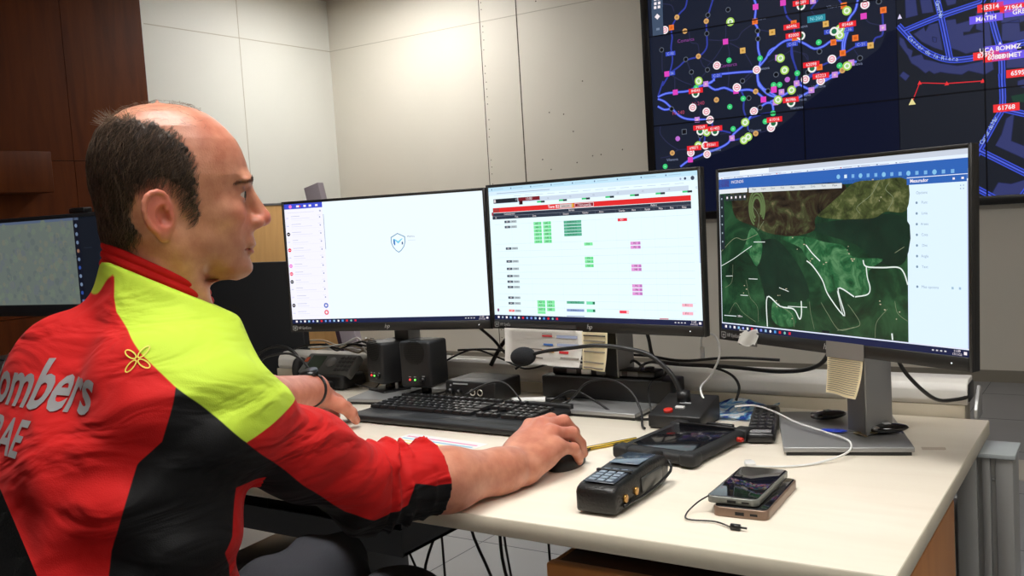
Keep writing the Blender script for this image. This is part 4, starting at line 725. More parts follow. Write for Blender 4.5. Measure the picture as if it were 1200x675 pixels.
def relax(p, q, n=2, f=.5):
    """Laplacian smoothing of a quad mesh"""
    for _ in range(n):
        s = np.zeros_like(p); c = np.zeros(len(p))
        for a in range(4):
            i, j = q[:, a], q[:, (a+1) % 4]
            np.add.at(s, i, p[j]); np.add.at(s, j, p[i]); np.add.at(c, i, 1); np.add.at(c, j, 1)
        ok = c > 0; p = p.copy(); p[ok] = p[ok]*(1-f)+f*(s[ok]/c[ok, None])
    return p
def poly_sd(px, py, poly):
    """signed distance (inside negative) to a 2-D polygon"""
    d = np.full(px.shape, 1e9); ins = np.zeros(px.shape, bool); n = len(poly)
    for i in range(n):
        ax, ay = poly[i]; bx_, by = poly[(i+1) % n]; ex, ey = bx_-ax, by-ay
        t = np.clip(((px-ax)*ex+(py-ay)*ey)/(ex*ex+ey*ey+1e-12), 0, 1)
        d = np.minimum(d, np.hypot(px-ax-t*ex, py-ay-t*ey))
        c = ((ay > py) != (by > py)) & (px < (bx_-ax)*(py-ay)/(by-ay+1e-12)+ax); ins ^= c
    return np.where(ins, -d, d)

# ---------------------------------------------------------------- skin
def skin_material():
    m = bpy.data.materials.new('skin'); m.use_nodes = True; N = m.node_tree.nodes; L = m.node_tree.links; b = N['Principled BSDF']
    tc = N.new('ShaderNodeTexCoord')
    n = N.new('ShaderNodeTexNoise'); n.inputs['Scale'].default_value = 45; n.inputs['Detail'].default_value = 6
    L.new(tc.outputs['Object'], n.inputs['Vector'])
    cr = N.new('ShaderNodeValToRGB'); cr.color_ramp.elements[0].position = .32; cr.color_ramp.elements[0].color = (*rgb(184, 118, 92), 1)
    cr.color_ramp.elements[1].position = .7; cr.color_ramp.elements[1].color = (*rgb(213, 153, 124), 1)
    L.new(n.outputs['Fac'], cr.inputs['Fac'])
    def mixin(prev, aname, col, strength=1.):
        a = N.new('ShaderNodeAttribute'); a.attribute_name = aname; a.attribute_type = 'GEOMETRY'
        mx = N.new('ShaderNodeMix'); mx.data_type = 'RGBA'
        L.new(a.outputs['Fac'], mx.inputs['Factor']); L.new(prev, mx.inputs['A']); mx.inputs['B'].default_value = (*col, 1)
        return mx.outputs['Result']
    o = mixin(cr.outputs['Color'], 'red', rgb(212, 112, 96)); o = mixin(o, 'stubble', rgb(152, 104, 84)); o = mixin(o, 'lip', rgb(170, 92, 84)); o = mixin(o, 'hairy', rgb(70, 54, 42))
    L.new(o, b.inputs['Base Color'])
    b.inputs['Roughness'].default_value = .40; b.inputs['Subsurface Weight'].default_value = .12; b.inputs['Subsurface Radius'].default_value = (.010, .004, .002)
    b.inputs['Subsurface Scale'].default_value = 1.
    n2 = N.new('ShaderNodeTexNoise'); n2.inputs['Scale'].default_value = 420; n2.inputs['Detail'].default_value = 3; L.new(tc.outputs['Object'], n2.inputs['Vector'])
    bp = N.new('ShaderNodeBump'); bp.inputs['Strength'].default_value = .22; bp.inputs['Distance'].default_value = .0012
    L.new(n2.outputs['Fac'], bp.inputs['Height']); L.new(bp.outputs['Normal'], b.inputs['Normal'])
    return m
SKIN = skin_material()
person = thing('person', 'balding person in red, yellow and black jacket sitting at the desk using a mouse', 'person', (-1.0, .62, 0))
PO = np.array([-1.0, .62, 0.])
HO = np.array([-1.017, .777, 1.215]); HA = radians(56.5)
HR = np.array(Matrix.Rotation(HA, 3, 'Z'))
def head2w(p): return (np.asarray(p)*np.array([.945, .975, .975]))@HR.T+HO
mm = .001
# ---- head, in millimetres: X forward, Y left, Z up
hz = [-165, -135, -117, -110, -102, -90, -78, -68, -59, -45, -30, -15, -2, 8, 17, 33, 50, 63, 78, 90, 98, 105, 110, 112, 113.5, 118]
hf = [40, 44, 80, 90, 92, 92, 96, 96, 95, 94, 93, 94, 97, 101, 103, 100, 95, 89, 77, 65, 54, 40, 23, 10, -3, -6]
hb = [-70, -66, 45, 35, 20, -8, -42, -64, -80, -86, -89, -92, -94, -96, -97, -97, -95, -90, -83, -72, -62, -51, -36, -24, -10, -9]
hw = [30, 30, 22, 31, 39, 47, 54, 59, 63, 67, 71, 74, 76, 77, 78, 77.5, 75, 72, 66, 57, 48, 36, 22, 13, 4, 1]
def head_field(P):
    X, Y, Z = P; A = np.abs(Y)
    f = np.interp(Z, hz, hf); b = np.interp(Z, hz, hb); w = np.interp(Z, hz, hw)
    c = (f+b)/2; a = (f-b)/2; t = (X-c)/a
    # the face narrows towards the front
    wz = w*(1-.13*np.clip(t, 0, 1)**1.5*np.clip((60-Z)/60, 0, 1))
    rho = (np.abs(t)**2.35+(A/wz)**2.35)**(1/2.35)
    d = (rho-1)*np.minimum(a, w)
    d = np.maximum(d, -(Z+118))
    PA = (X, A, Z)
    d = su(d, s_cap(PA, (-22, 0, -62), (-30, 0, -185), 58, 62), 26)                 # neck
    d = su(d, s_cap(PA, (-8, 56, -58), (30, 30, -160), 10, 12), 18)                # neck muscle
    d = su(d, s_ell(PA, (5, 44, -72), (30, 15, 22)), 26)                            # jaw angle
    d = su(d, s_ell(PA, (66, 43, -32), (20, 13, 12)), 24)                           # cheekbone
    d = su(d, s_ell(PA, (82, 0, -104), (14, 19, 13)), 16)                           # chin
    d = su(d, s_ell(PA, (93, 26, 9), (9, 24, 6)), 14)                              # brow
    d = ss(d, s_ell(PA, (102, 35, -9), (13, 16, 9)), 12)                           # socket
    eye = s_ell(PA, (79, 33, -9), (13.8, 13.8, 13.4))
    eye = ss(eye, s_ell(PA, (93, 37, -9.4), (12, 14, 3.5)), 1.5)
    d = su(d, eye, 4)
    d = su(d, s_cap(PA, (98, 0, -2), (115, 0, -37), 8.5, 11), 12)                    # nose bridge
    d = su(d, s_ell(PA, (116, 0, -41.5), (11.5, 10.5, 9.5)), 7)
    d = su(d, s_ell(PA, (106, 12.5, -46), (11, 8, 8)), 5)                           # nostril wing
    d = ss(d, s_ell(PA, (111, 6.5, -56), (6, 3.2, 5)), 2)
    d = ss(d, s_cap(PA, (97, 21, -44), (90, 32, -68), 1.2, 1.0), 7)                 # fold beside the mouth
    d = su(d, s_ell(PA, (84, 0, -50), (19, 27, 24)), 10)
    d = su(d, s_ell(PA, (94, 0, -71), (9.5, 24, 8)), 7)
    d = su(d, s_ell(PA, (95.5, 0, -74.5), (8.8, 23, 4)), 3)
    d = su(d, s_ell(PA, (92.5, 0, -84), (9.2, 20, 5)), 4)
    d = ss(d, s_cap(PA, (101.5, 0, -79), (86, 27, -80), 1.1, 1.2), 2.2)             # mouth line
    d = ss(d, s_ell(PA, (104, 0, -93), (7, 16, 4)), 7)                              # under the lower lip
    # ear
    R = Euler((radians(-6), radians(-14), radians(-17))).to_matrix()
    E0 = (-22, 76, -30)
    q = [X-E0[0], A-E0[1], Z-E0[2]]; Rt = np.array(R)
    q = [q[0]*Rt[0, i]+q[1]*Rt[1, i]+q[2]*Rt[2, i] for i in range(3)]
    e = s_ell(q, (-1, 3, 1), (21, 6, 28))
    e = ss(e, s_ell(q, (4, 11, -2), (11.5, 12, 14)), 2)
    e = ss(e, s_cap(q, (-10, 11, -8), (-6, 11.5, 18), 3.8, 3.8), 2.5); e = ss(e, s_cap(q, (-6, 11.5, 18), (6, 10.5, 18), 3.8, 3.0), 2.5)
    out = [(9, 5, 4), (13, 5, 12), (13, 5, 19), (9.5, 6, 25), (3.5, 6.5, 28.5), (-4, 7, 29), (-11, 7.5, 26.5), (-16.5, 8, 20.5), (-19.5, 8.5, 12), (-20, 8.5, 3), (-18, 8, -6), (-14.5, 7, -13), (-10, 6, -19)]
    for a_, b_ in zip(out, out[1:]): e = su(e, s_cap(q, a_, b_, 3.3, 3.3), 1.8)
    e = su(e, s_ell(q, (-3, 2.5, -25), (8.5, 4.5, 9)), 5)                           # lobe
    e = su(e, s_ell(q, (11, 4, -3), (4, 4, 5.5)), 3)                                # tragus
    e = ss(e, s_ell(q, (7, 6, -2), (4, 5, 5)), 3)
    d = su(d, e, 4)
    return d
h = 1.8
lo = (-116, -96, -172)
P, ax = grid_pts(lo, (136, 96, 120), h)
hp, hq = mesh_field(head_field(P), lo, h)
hp = relax(hp, hq, 1, .4)
HL = hp.copy()      # local head coordinates of every head vertex
def blob(p, c, r): return np.exp(-(((p-np.array(c))/np.array(r))**2).sum(1))
la = np.abs(HL[:, 1]); HLA = np.c_[HL[:, 0], la, HL[:, 2]]
red = 1.0*blob(HLA, (120, 0, -42), (14, 16, 14))+.55*blob(HLA, (82, 40, -38), (24, 20, 20))+.95*blob(HLA, (-22, 86, -28), (26, 13, 36))+.9*blob(HLA, (-16, 80, -32), (11, 7, 14))+.35*blob(HLA, (60, 30, 70), (60, 60, 40))+.4*blob(HLA, (-50, 45, -90), (40, 40, 30))
stub = .42*np.clip((-52-HL[:, 2])/22, 0, 1)*np.clip((HL[:, 0]-5)/30, 0, 1)*np.clip((HL[:, 2]+128)/14, 0, 1)
lip = np.clip(1-np.abs(poly_sd(HL[:, 0]*0+la, HL[:, 2], [(0, -70.5), (6, -69.5), (22, -78), (26, -80), (18, -87), (0, -90)]))/2, 0, 1)
lipsd = poly_sd(la, HL[:, 2], [(0, -72), (5, -71), (20, -77.5), (25, -80), (16, -86.5), (0, -89)])
lip = np.clip(-lipsd/1.5, 0, 1)*np.clip((HL[:, 0]-80)/4, 0, 1)*.55
# the hair zone, seen from the side
HZ = [(36, -36), (24, -42), (14, -22), (6, -4), (-6, 6), (-28, 9), (-44, 0), (-50, -28), (-42, -56), (-60, -70), (-110, -78), (-120, 0), (-115, 60), (-88, 88), (-64, 97), (-44, 95), (-13, 86), (10, 73), (22, 55), (32, 28), (31, 4), (31, -12)]
hsd = poly_sd(HL[:, 0], HL[:, 2], HZ)+2.6*np.sin(HL[:, 0]*.31+HL[:, 2]*.27+2*np.sin(HL[:, 2]*.11))+1.5*np.sin(HL[:, 0]*.7-HL[:, 2]*.55)+1.6
hairy = np.clip(-hsd/11, 0, 1)
earmask = la > 78
hairy = hairy*np.where((HL[:, 0] > -46) & (HL[:, 0] < 6) & (HL[:, 2] < 4) & (HL[:, 2] > -66) & (la > 74), 0, 1)
ebrow = np.clip(1-np.hypot((HL[:, 2]-(10.5-.012*(la-30)**2))/4.2, np.clip(np.abs(la-32)-18, 0, 99)/4), 0, 1)*(HL[:, 0] > 70)*.8
# ---- hands and the bare forearms
def finger(P, pts, rr, k=.004, d=None):
    for i in range(len(pts)-1):
        c = s_cap(P, pts[i], pts[i+1], rr[i], rr[i+1]); d = c if d is None else su(d, c, k)
    return d
RW = (-.802, 1.205, .772)
RE = (-.868, .945, .802)
def right_hand(P):
    J = dict(iM=(-.836, 1.298, .811), mM=(-.812, 1.296, .813), rM=(-.789, 1.287, .805), pM=(-.769, 1.268, .789),
             iP=(-.826, 1.348, .812), mP=(-.800, 1.346, .811), rP=(-.776, 1.329, .797), pP=(-.760, 1.305, .778),
             iD=(-.822, 1.376, .791), mD=(-.796, 1.370, .789), rD=(-.772, 1.349, .775), pD=(-.761, 1.322, .762),
             iT=(-.820, 1.386, .770), mT=(-.793, 1.377, .768), rT=(-.771, 1.355, .757), pT=(-.766, 1.330, .751))
    d = s_cap(P, RE, (-.83, 1.06, .787), .041, .041)
    d = su(d, s_cap(P, (-.83, 1.06, .787), (-.803, 1.17, .775), .0415, .031), .03)
    d = su(d, s_cap(P, (-.806, 1.16, .775), RW, .031, .029), .02)
    w1 = (-.820, 1.215, .779); w2 = (-.789, 1.208, .768)
    for m, w, r0, r1 in (('iM', w1, .019, .0125), ('mM', w1, .02, .013), ('rM', w2, .020, .013), ('pM', w2, .020, .013)):
        d = su(d, s_cap(P, w, J[m], r0, r1), .014)
    d = su(d, s_ell(P, (-.803, 1.25, .782), (.038, .045, .024), Matrix.Rotation(radians(18), 3, 'Y')), .02)
    palm = d
    for n_, r in (('i', .0102), ('m', .0104), ('r', .0098), ('p', .0088)):
        f_ = finger(P, [J[n_+'M'], J[n_+'P'], J[n_+'D'], J[n_+'T']], [r*1.16, r*1.08, r*.92, r*.80])
        palm = su(palm, f_, .005) if n_ == 'i' else np.minimum(su(palm, f_, .0035), su(d, f_, .014))
    th = finger(P, [(-.832, 1.225, .772), (-.858, 1.268, .772), (-.862, 1.305, .765), (-.850, 1.335, .757)], [.018, .0135, .0115, .0092], .008)
    d = su(palm, th, .008)
    for a, b_ in ((('iM'), w1), (('mM'), w1), (('rM'), w2)):      # tendons
        A0 = np.array(J[a])+[0, -.006, .0085]; B0 = np.array(b_)+[0, .012, .0135]
        d = su(d, s_cap(P, A0, B0, .0036, .003), .008)
    return d
h2 = .0017
lo2 = (-.93, 1.0, .738)
P, ax = grid_pts(lo2, (-.735, 1.402, .862), h2)
F = right_hand(P); F = np.maximum(F, -(P[2]-.7413))
rp, rq = mesh_field(F, lo2, h2); rp = relax(rp, rq, 1, .4)
LS = (-1.103, .755, 1.010); LE = (-1.265, 1.03, .868); LW = (-1.375, 1.345, .835)
def left_hand(P):
    d = s_cap(P, LE, (-1.31, 1.16, .855), .045, .043); d = su(d, s_cap(P, (-1.31, 1.16, .855), LW, .043, .030), .02)
    M_ = dict(i=(-1.390, 1.440, .795), m=(-1.412, 1.440, .797), r=(-1.432, 1.430, .793), p=(-1.448, 1.414, .785))
    T_ = dict(i=[(-1.393, 1.478, .778), (-1.396, 1.500, .762), (-1.398, 1.512, .752)], m=[(-1.420, 1.482, .782), (-1.426, 1.508, .764), (-1.430, 1.520, .752)],
              r=[(-1.446, 1.470, .776), (-1.454, 1.494, .760), (-1.458, 1.505, .751)], p=[(-1.465, 1.444, .770), (-1.474, 1.462, .757), (-1.478, 1.470, .750)])
    sh = lambda q: tuple(LW[i]+(q[i]-LW[i])*(.80, .80, 1)[i] for i in range(3))
    M_ = {k: sh(v) for k, v in M_.items()}; T_ = {k: [sh(q) for q in v] for k, v in T_.items()}
    for k in 'imrp': d = su(d, s_cap(P, LW, M_[k], .024, .013), .014)
    b = d
    for k in 'imrp':
        f_ = finger(P, [M_[k]]+T_[k], [.0118, .0108, .0092, .0080]); b = np.minimum(su(b, f_, .0035), su(d, f_, .014))
    th = finger(P, [(-1.372, 1.365, .815), (-1.352, 1.395, .795), (-1.347, 1.418, .775), (-1.352, 1.436, .755)], [.017, .0135, .0115, .0092], .008)
    return su(b, th, .008)
lo3 = (-1.50, 1.10, .738)
P, ax = grid_pts(lo3, (-1.24, 1.535, .93), .0021)
F = left_hand(P); F = np.maximum(F, -(P[2]-.7413))
lp, lq = mesh_field(F, lo3, .0021)
# ---- rest of the body (inside the clothes)
RS = (-.862, .685, .965)
SPX = -.99
tz = [.45, .55, .66, .78, .90, .97, 1.02, 1.07, 1.12, 1.2]
ty = [.535, .55, .57, .602, .645, .69, .715, .745, .755, .755]
ta = [.178, .178, .166, .166, .176, .172, .125, .075, .055, .05]
tb = [.135, .135, .128, .118, .114, .112, .085, .06, .05, .05]
def torso(P, off=0.):
    Q = (P[1], P[0], P[2])
    z = P[2]; c = np.interp(z, tz, ty); b = np.interp(z, tz, tb)+off; a = np.interp(z, tz, ta)+off
    u = np.abs(P[1]-c)/b; v = np.abs(P[0]-SPX)/a
    rho = (u**2.3+v**2.3)**(1/2.3)
    d = (rho-1)*np.minimum(a, b)
    return np.maximum(d, z-1.16)
LEGS = [((-.925, .60, .55), (-.985, 1.12, .538), (-.97, 1.20, .09)), ((-1.09, .60, .56), (-1.115, 1.09, .585), (-1.13, 1.16, .09))]
def legs(P, o=0.):
    d = None
    for a_, b_, c_ in LEGS:
        e = su(s_cap(P, a_, b_, .088+o, .066+o), s_cap(P, b_, c_, .060+o, .045+o), .02); d = e if d is None else np.minimum(d, e)
    return d
def body(P):
    d = np.maximum(torso(P, -.022), P[2]-1.03)
    d = su(d, s_cap(P, (SPX, .705, .985), RS, .042, .045), .04); d = su(d, s_cap(P, (SPX, .705, .985), LS, .042, .045), .04)
    d = su(d, s_cap(P, RS, RE, .050, .042), .03); d = su(d, s_cap(P, LS, LE, .050, .042), .03)
    d = su(d, s_cap(P, RE, (-.83, 1.06, .787), .042, .042), .02); d = su(d, s_cap(P, LE, (-1.31, 1.16, .855), .042, .042), .02)
    d = su(d, s_cap(P, (SPX, .71, .98), (-1.02, .75, 1.04), .045, .042), .03)
    d = su(d, legs(P, -.012), .03)
    return d
lo4 = (-1.40, .38, .06)
P, ax = grid_pts(lo4, (-.70, 1.34, 1.16), .008)
bp_, bq = mesh_field(body(P), lo4, .008)
# one continuous body object
HW = head2w(HL*mm)
ps = [HW, rp, lp, bp_]; qs = [hq, rq, lq, bq]; offs = np.cumsum([0]+[len(p) for p in ps])
bo = make_mesh('body', np.concatenate(ps)-PO, np.concatenate([q+o_ for q, o_ in zip(qs, offs)]), [SKIN], person)
nrest = [len(rp), len(lp), len(bp_)]
hand_red = .30*np.exp(-(((rp-np.array([-.80, 1.31, .81]))/np.array([.05, .06, .05]))**2).sum(1))+.15
attr(bo, 'red', np.concatenate([np.clip(red, 0, .8), hand_red, np.full(len(lp), .35), np.zeros(len(bp_))]))
attr(bo, 'stubble', np.concatenate([stub, np.zeros(sum(nrest))]))
attr(bo, 'lip', np.concatenate([lip, np.zeros(sum(nrest))]))
attr(bo, 'hairy', np.concatenate([np.clip(hairy*.9+ebrow, 0, 1), np.zeros(sum(nrest))]))
# ---- eyes
for s in (1, -1):
    c = Vector(head2w(np.array([79.2, 33*s, -9])*mm)-PO)
    R = Matrix.Translation(c) @ Matrix.Rotation(HA-.2, 4, 'Z') @ Matrix.Rotation(radians(8), 4, 'Y')
    m = MB(); m.sphere((0, 0, 0), .0122, M=R, seg=28); ey = m.build('eye', mat('eye_white', rgb(216, 206, 198), .2), person)
    m = MB(); m.cyl((.0112, 0, 0), .0058, .0018, 'X', 20, M=R); m.mi = 1; m.cyl((.0117, 0, 0), .0026, .0018, 'X', 16, M=R)
    m.build('iris', [mat('iris_grey', rgb(82, 84, 84), .15), mat('pupil', (.003, .003, .003), .1)], ey)
# ---- hair: a cap that hugs the skull, and loose strands over it
HAIRM = mat('brown_hair', rgb(50, 39, 32), .5, noise=.45, nscale=160, stretch=(1, 1, .35), bump=.8, bscale=330, spec=.35)
HAIRL = mat('light_brown_hair', rgb(112, 90, 72), .45, spec=.4)
HAIRX = mat('mid_brown_hair', rgb(80, 62, 49), .45, spec=.4)
bvh_head = BVHTree.FromPolygons([Vector(v) for v in HL], [tuple(int(i) for i in f) for f in hq])
nm = np.zeros_like(HL)
fn = np.cross(HL[hq[:, 2]]-HL[hq[:, 0]], HL[hq[:, 3]]-HL[hq[:, 1]])
for a in range(4): np.add.at(nm, hq[:, a], fn)
nm /= (np.linalg.norm(nm, axis=1, keepdims=True)+1e-9)
if (nm*HL).sum() < 0: nm = -nm
hs = random.Random(21)
m = MB(); cap = bmesh.new(); vm = {}
inh = (hairy > .05)
def capv(i):
    if i not in vm:
        p = HL[i]; lift = 3.2*min(1, max(0, (hairy[i]-.28)/.6))-.9
        w_ = .55*sin(p[0]*.45+p[2]*.12)+.45*sin(p[0]*.22-p[2]*.13+p[1]*.2)
        lift += w_*hairy[i]
        vm[i] = cap.verts.new(Vector(head2w((p+nm[i]*lift)*mm)-PO))
    return vm[i]
for f_ in hq:
    if inh[f_].all(): cap.faces.new([capv(int(i)) for i in f_[::-1]])
m.merge(cap, None, True)
def strand(m, p0, flow, L, lift, r=.00035, seg=5, wav=1.):
    pts = []; p = np.array(p0, float); fl = np.array(flow, float); fl /= np.linalg.norm(fl); ph = hs.uniform(0, 6)
    for k in range(seg+1):
        t = k/seg
        loc_, nn_, idx, dist = bvh_head.find_nearest(Vector(p))
        n_ = np.array(nm[hq[idx][0]])
        pts.append(Vector(head2w((np.array(loc_)+n_*(1.5+lift*sin(pi*min(1, t*.9+.12)))))*1. if False else head2w((np.array(loc_)+n_*(1.8+lift*(.35+.65*sin(pi*min(1, t*.8+.2)))))*mm)-PO))
        fl2 = fl-n_*(fl@n_); fl2 /= (np.linalg.norm(fl2)+1e-6)
        side = np.cross(n_, fl2); p = np.array(loc_)+(fl2+side*.35*wav*sin(ph+t*5))*L/seg
    m.tube(pts, [r, r, r, r*.8, r*.6, r*.25][:seg+1], 3, cap=False)
idxs = [i for i in range(len(HL)) if hairy[i] > .06 and nm[i]@np.array([0, -1, .2]) > -.65]
m.mi = 0
for k in range(6500):
    i = hs.choice(idxs); p = HL[i]; m.mi = hs.choice((0, 0, 1, 2, 2)) if hairy[i] > .6 else hs.choice((1, 1, 2))
    fwd = max(0, (p[0]+20)/60)
    strand(m, p, (-.45-.35*fwd+hs.gauss(0, .25), hs.gauss(0, .15), -.9+hs.gauss(0, .2)), hs.uniform(16, 30)*(.55+.45*hairy[i]), hs.uniform(.6, 2.6)*(.3+.7*hairy[i]), hs.uniform(.00016, .00030), wav=1.3)
# thin wisps over the bald crown and standing up at its far side
top = [i for i in range(len(HL)) if HL[i][2] > 70 and HL[i][0] < 45 and hsd[i] > 0]
m.mi = 1
for k in range(170):
    i = hs.choice(top); strand(m, HL[i], (-.5+hs.gauss(0, .3), hs.gauss(0, .5), hs.gauss(0, .2)), hs.uniform(8, 18), hs.uniform(.5, 3), .00016)
far = [i for i in range(len(HL)) if 30 < HL[i][1] < 60 and HL[i][2] > 78 and -60 < HL[i][0] < 50]
for k in range(330):
    i = hs.choice(far); p = HL[i]; n_ = nm[i]; L_ = hs.uniform(9, 19)
    a_ = p+n_*1; b_ = a_+(n_*.4+np.array([-.25+hs.gauss(0, .25), -.15+hs.gauss(0, .2), .9]))*L_*.5; c_ = b_+np.array([-.5+hs.gauss(0, .3), -.5+hs.gauss(0, .2), .35+hs.gauss(0, .2)])*L_*.5
    m.tube([Vector(head2w(q_*mm)-PO) for q_ in (a_, b_, c_)], [.0003, .00025, .0001], 3, cap=False)
bk = [i for i in range(len(HL)) if -100 < HL[i][0] < -40 and 84 < HL[i][2]+.25*(HL[i][0]+70) < 98]
for k in range(130):
    i = hs.choice(bk); p = HL[i]; n_ = nm[i]; L_ = hs.uniform(5, 13)
    a_ = p+n_*2; b_ = a_+(n_+np.array([hs.gauss(-.2, .4), hs.gauss(0, .4), hs.gauss(.1, .4)]))*L_
    m.tube([Vector(head2w(q_*mm)-PO) for q_ in (a_, b_)], [.00028, .0001], 3, cap=False)
m.build('hair', [HAIRM, HAIRL, HAIRX], person)
for eb in ([i for i in range(len(HL)) if ebrow[i] > .15 and HL[i][1] > 0], [i for i in range(len(HL)) if ebrow[i] > .15 and HL[i][1] <= 0]):
  m = MB()
  for k in range(210):
    i = hs.choice(eb); p = HL[i]; n_ = nm[i]; sg = 1 if p[1] > 0 else -1
    a_ = p+n_*.2; b_ = a_+n_*1.2+np.array([-1.2, sg*5, .8+hs.gauss(0, .8)])
    m.tube([Vector(head2w(q_*mm)-PO) for q_ in (a_, b_)], [.0003, .0001], 3, cap=False)
  m.build('eyebrow', HAIRL, person)
# ---------------------------------------------------------------- the jacket
def jacket_material():
    m = bpy.data.materials.new('jacket_cloth'); m.use_nodes = True; N = m.node_tree.nodes; L = m.node_tree.links; b = N['Principled BSDF']
    def step(aname):
        a = N.new('ShaderNodeAttribute'); a.attribute_name = aname; a.attribute_type = 'GEOMETRY'
        r = N.new('ShaderNodeMapRange'); r.inputs['From Min'].default_value = -.0006; r.inputs['From Max'].default_value = .0006
        r.inputs['To Min'].default_value = 1; r.inputs['To Max'].default_value = 0
        L.new(a.outputs['Fac'], r.inputs['Value']); return r.outputs['Result']
    col = None
    def mix(prev, fac, c):
        mx = N.new('ShaderNodeMix'); mx.data_type = 'RGBA'; L.new(fac, mx.inputs['Factor'])
        if prev is None: mx.inputs['A'].default_value = (*JRED, 1)
        else: L.new(prev, mx.inputs['A'])
        mx.inputs['B'].default_value = (*c, 1); return mx.outputs['Result']
    o = mix(None, step('blk'), rgb(11, 11, 13)); o = mix(o, step('yel'), rgb(186, 214, 62)); L.new(o, b.inputs['Base Color'])
    b.inputs['Roughness'].default_value = .75; b.inputs['Sheen Weight'].default_value = .03; b.inputs['Specular IOR Level'].default_value = .25
    tc = N.new('ShaderNodeTexCoord'); w = N.new('ShaderNodeTexNoise'); w.inputs['Scale'].default_value = 700; w.inputs['Detail'].default_value = 2
    L.new(tc.outputs['Object'], w.inputs['Vector']); bp = N.new('ShaderNodeBump'); bp.inputs['Strength'].default_value = .25; bp.inputs['Distance'].default_value = .001
    mp = N.new('ShaderNodeMapping'); mp.inputs['Scale'].default_value = (.55, .55, 1.5); mp.inputs['Rotation'].default_value = (.25, -.35, 0); L.new(tc.outputs['Object'], mp.inputs['Vector'])
    nf = N.new('ShaderNodeTexNoise'); nf.inputs['Scale'].default_value = 13; nf.inputs['Detail'].default_value = 2.5; nf.inputs['Distortion'].default_value = 1.1; L.new(mp.outputs['Vector'], nf.inputs['Vector'])
    b2 = N.new('ShaderNodeBump'); b2.inputs['Strength'].default_value = .75; b2.inputs['Distance'].default_value = .022; L.new(nf.outputs['Fac'], b2.inputs['Height']); L.new(b2.outputs['Normal'], bp.inputs['Normal'])
    L.new(w.outputs['Fac'], bp.inputs['Height']); L.new(bp.outputs['Normal'], b.inputs['Normal'])
    return m
JRED = rgb(194, 18, 17)
def cap_t(P, a, b):
    a = V3(a); b = V3(b); ab = b-a
    return np.clip(((P[0]-a[0])*ab[0]+(P[1]-a[1])*ab[1]+(P[2]-a[2])*ab[2])/float(ab@ab), 0, 1)
CE = (-.832, 1.030, .797)     # end of the right sleeve
def jacket(P):
    d = torso(P, .006)
    # back folds: gathered from the armpit across the back
    X, Y, Z = P
    d = su(d, s_cap(P, (SPX+.02, .705, 1.02), RS, .048, .060), .05)
    d = su(d, s_cap(P, (SPX-.02, .715, 1.035), LS, .052, .064), .05)
    d = su(d, s_ell(P, (-.915, .64, .935), (.09, .06, .11)), .06)     # shoulder blades
    d = su(d, s_ell(P, (-1.09, .66, .95), (.10, .065, .12)), .06)
    arm = su(s_cap(P, RS, RE, .060, .054), s_cap(P, RE, CE, .054, .055), .03)
    # creases around the pushed-up sleeve
    t1 = cap_t(P, RS, RE); t2 = cap_t(P, RE, CE)
    w1 = np.clip((t1-.55)/.35, 0, 1)
    s1 = (X+.86)/.055; s2 = (Z-.80)/.055
    wob = 1.5*s1-1.1*s2+1.0*np.sin(s1*1.7+s2*.9)+.6*np.sin(Z*70+X*31)
    ridge = lambda q: 1-np.sqrt(np.sin(q)**2+.04)*1.6
    fold = w1*.0050*ridge(t1*13+wob*.7)+np.where(t2 > 0, 1, 0)*.0082*ridge(t2*9.5+wob*.75+.6)
    fold += .0040*np.sin(t1*13+wob*.9+2)*np.clip(t1/.3, 0, 1)+.0022*np.sin(t2*31-wob*1.2)*np.where(t2 > 0, 1, 0)
    fold *= 1-.8*np.clip((t2-.86)/.1, 0, 1)
    arm = np.minimum(arm-fold, s_cap(P, RE, CE, .050, .052))
    d = su(d, arm, .026)
    la_ = su(s_cap(P, LS, LE, .060, .055), s_cap(P, LE, (-1.30, 1.13, .855), .055, .052), .03)
    d = su(d, la_, .04)
    d = su(d, s_cap(P, head2w(np.array([-28, 0, -185])*mm), head2w(np.array([-28, 0, -112])*mm), .070, .070), .035)
    # belly and hem
    d = su(d, s_ell(P, (-.985, .662, .68), (.160, .104, .12)), .05)
    bk = np.clip((.74-Y)/.1, 0, 1)
    f2 = .0062*np.sin((Z+.10*(X+1.0)+.25*Y)*62+2.2*np.sin(X*9+1.2)+1.1*np.sin(Z*17))*np.clip((1.03-Z)/.12, 0, 1)
    f2 += .0045*np.sin((Z*.8-.5*(X+.85))*88+1.6*np.sin(X*13))*np.exp(-((X+.84)/.10)**2)
    f2 += .0034*np.sin(Z*34+X*24+1.5*np.sin(X*21+Z*8))
    return d-f2*bk-.0022*np.sin(X*41+Z*33+1.8*np.sin(Y*25))*(1-bk)
hj = .004
lo5 = (-1.345, .40, .60)
P, ax = grid_pts(lo5, (-.70, 1.16, 1.17), hj)
F = jacket(P)
n3 = lambda *a: V3(a)/np.linalg.norm(a)
cut = lambda F, P, c, n: np.maximum(F, (P[0]-c[0])*n[0]+(P[1]-c[1])*n[1]+(P[2]-c[2])*n[2])
armbox = (P[0] > -.95) & (P[1] > .99)
nn = n3(CE[0]-RE[0], CE[1]-RE[1], CE[2]-RE[2]); F2 = cut(F, P, CE, nn); F = np.where((P[1] > .985) & (P[0] > -1.0), F2, F)
LCu = (-1.30, 1.13, .855); nn2 = n3(LCu[0]-LE[0], LCu[1]-LE[1], LCu[2]-LE[2]); F = np.where((P[1] > 1.04) & (P[0] < -1.1), cut(F, P, LCu, nn2), F)
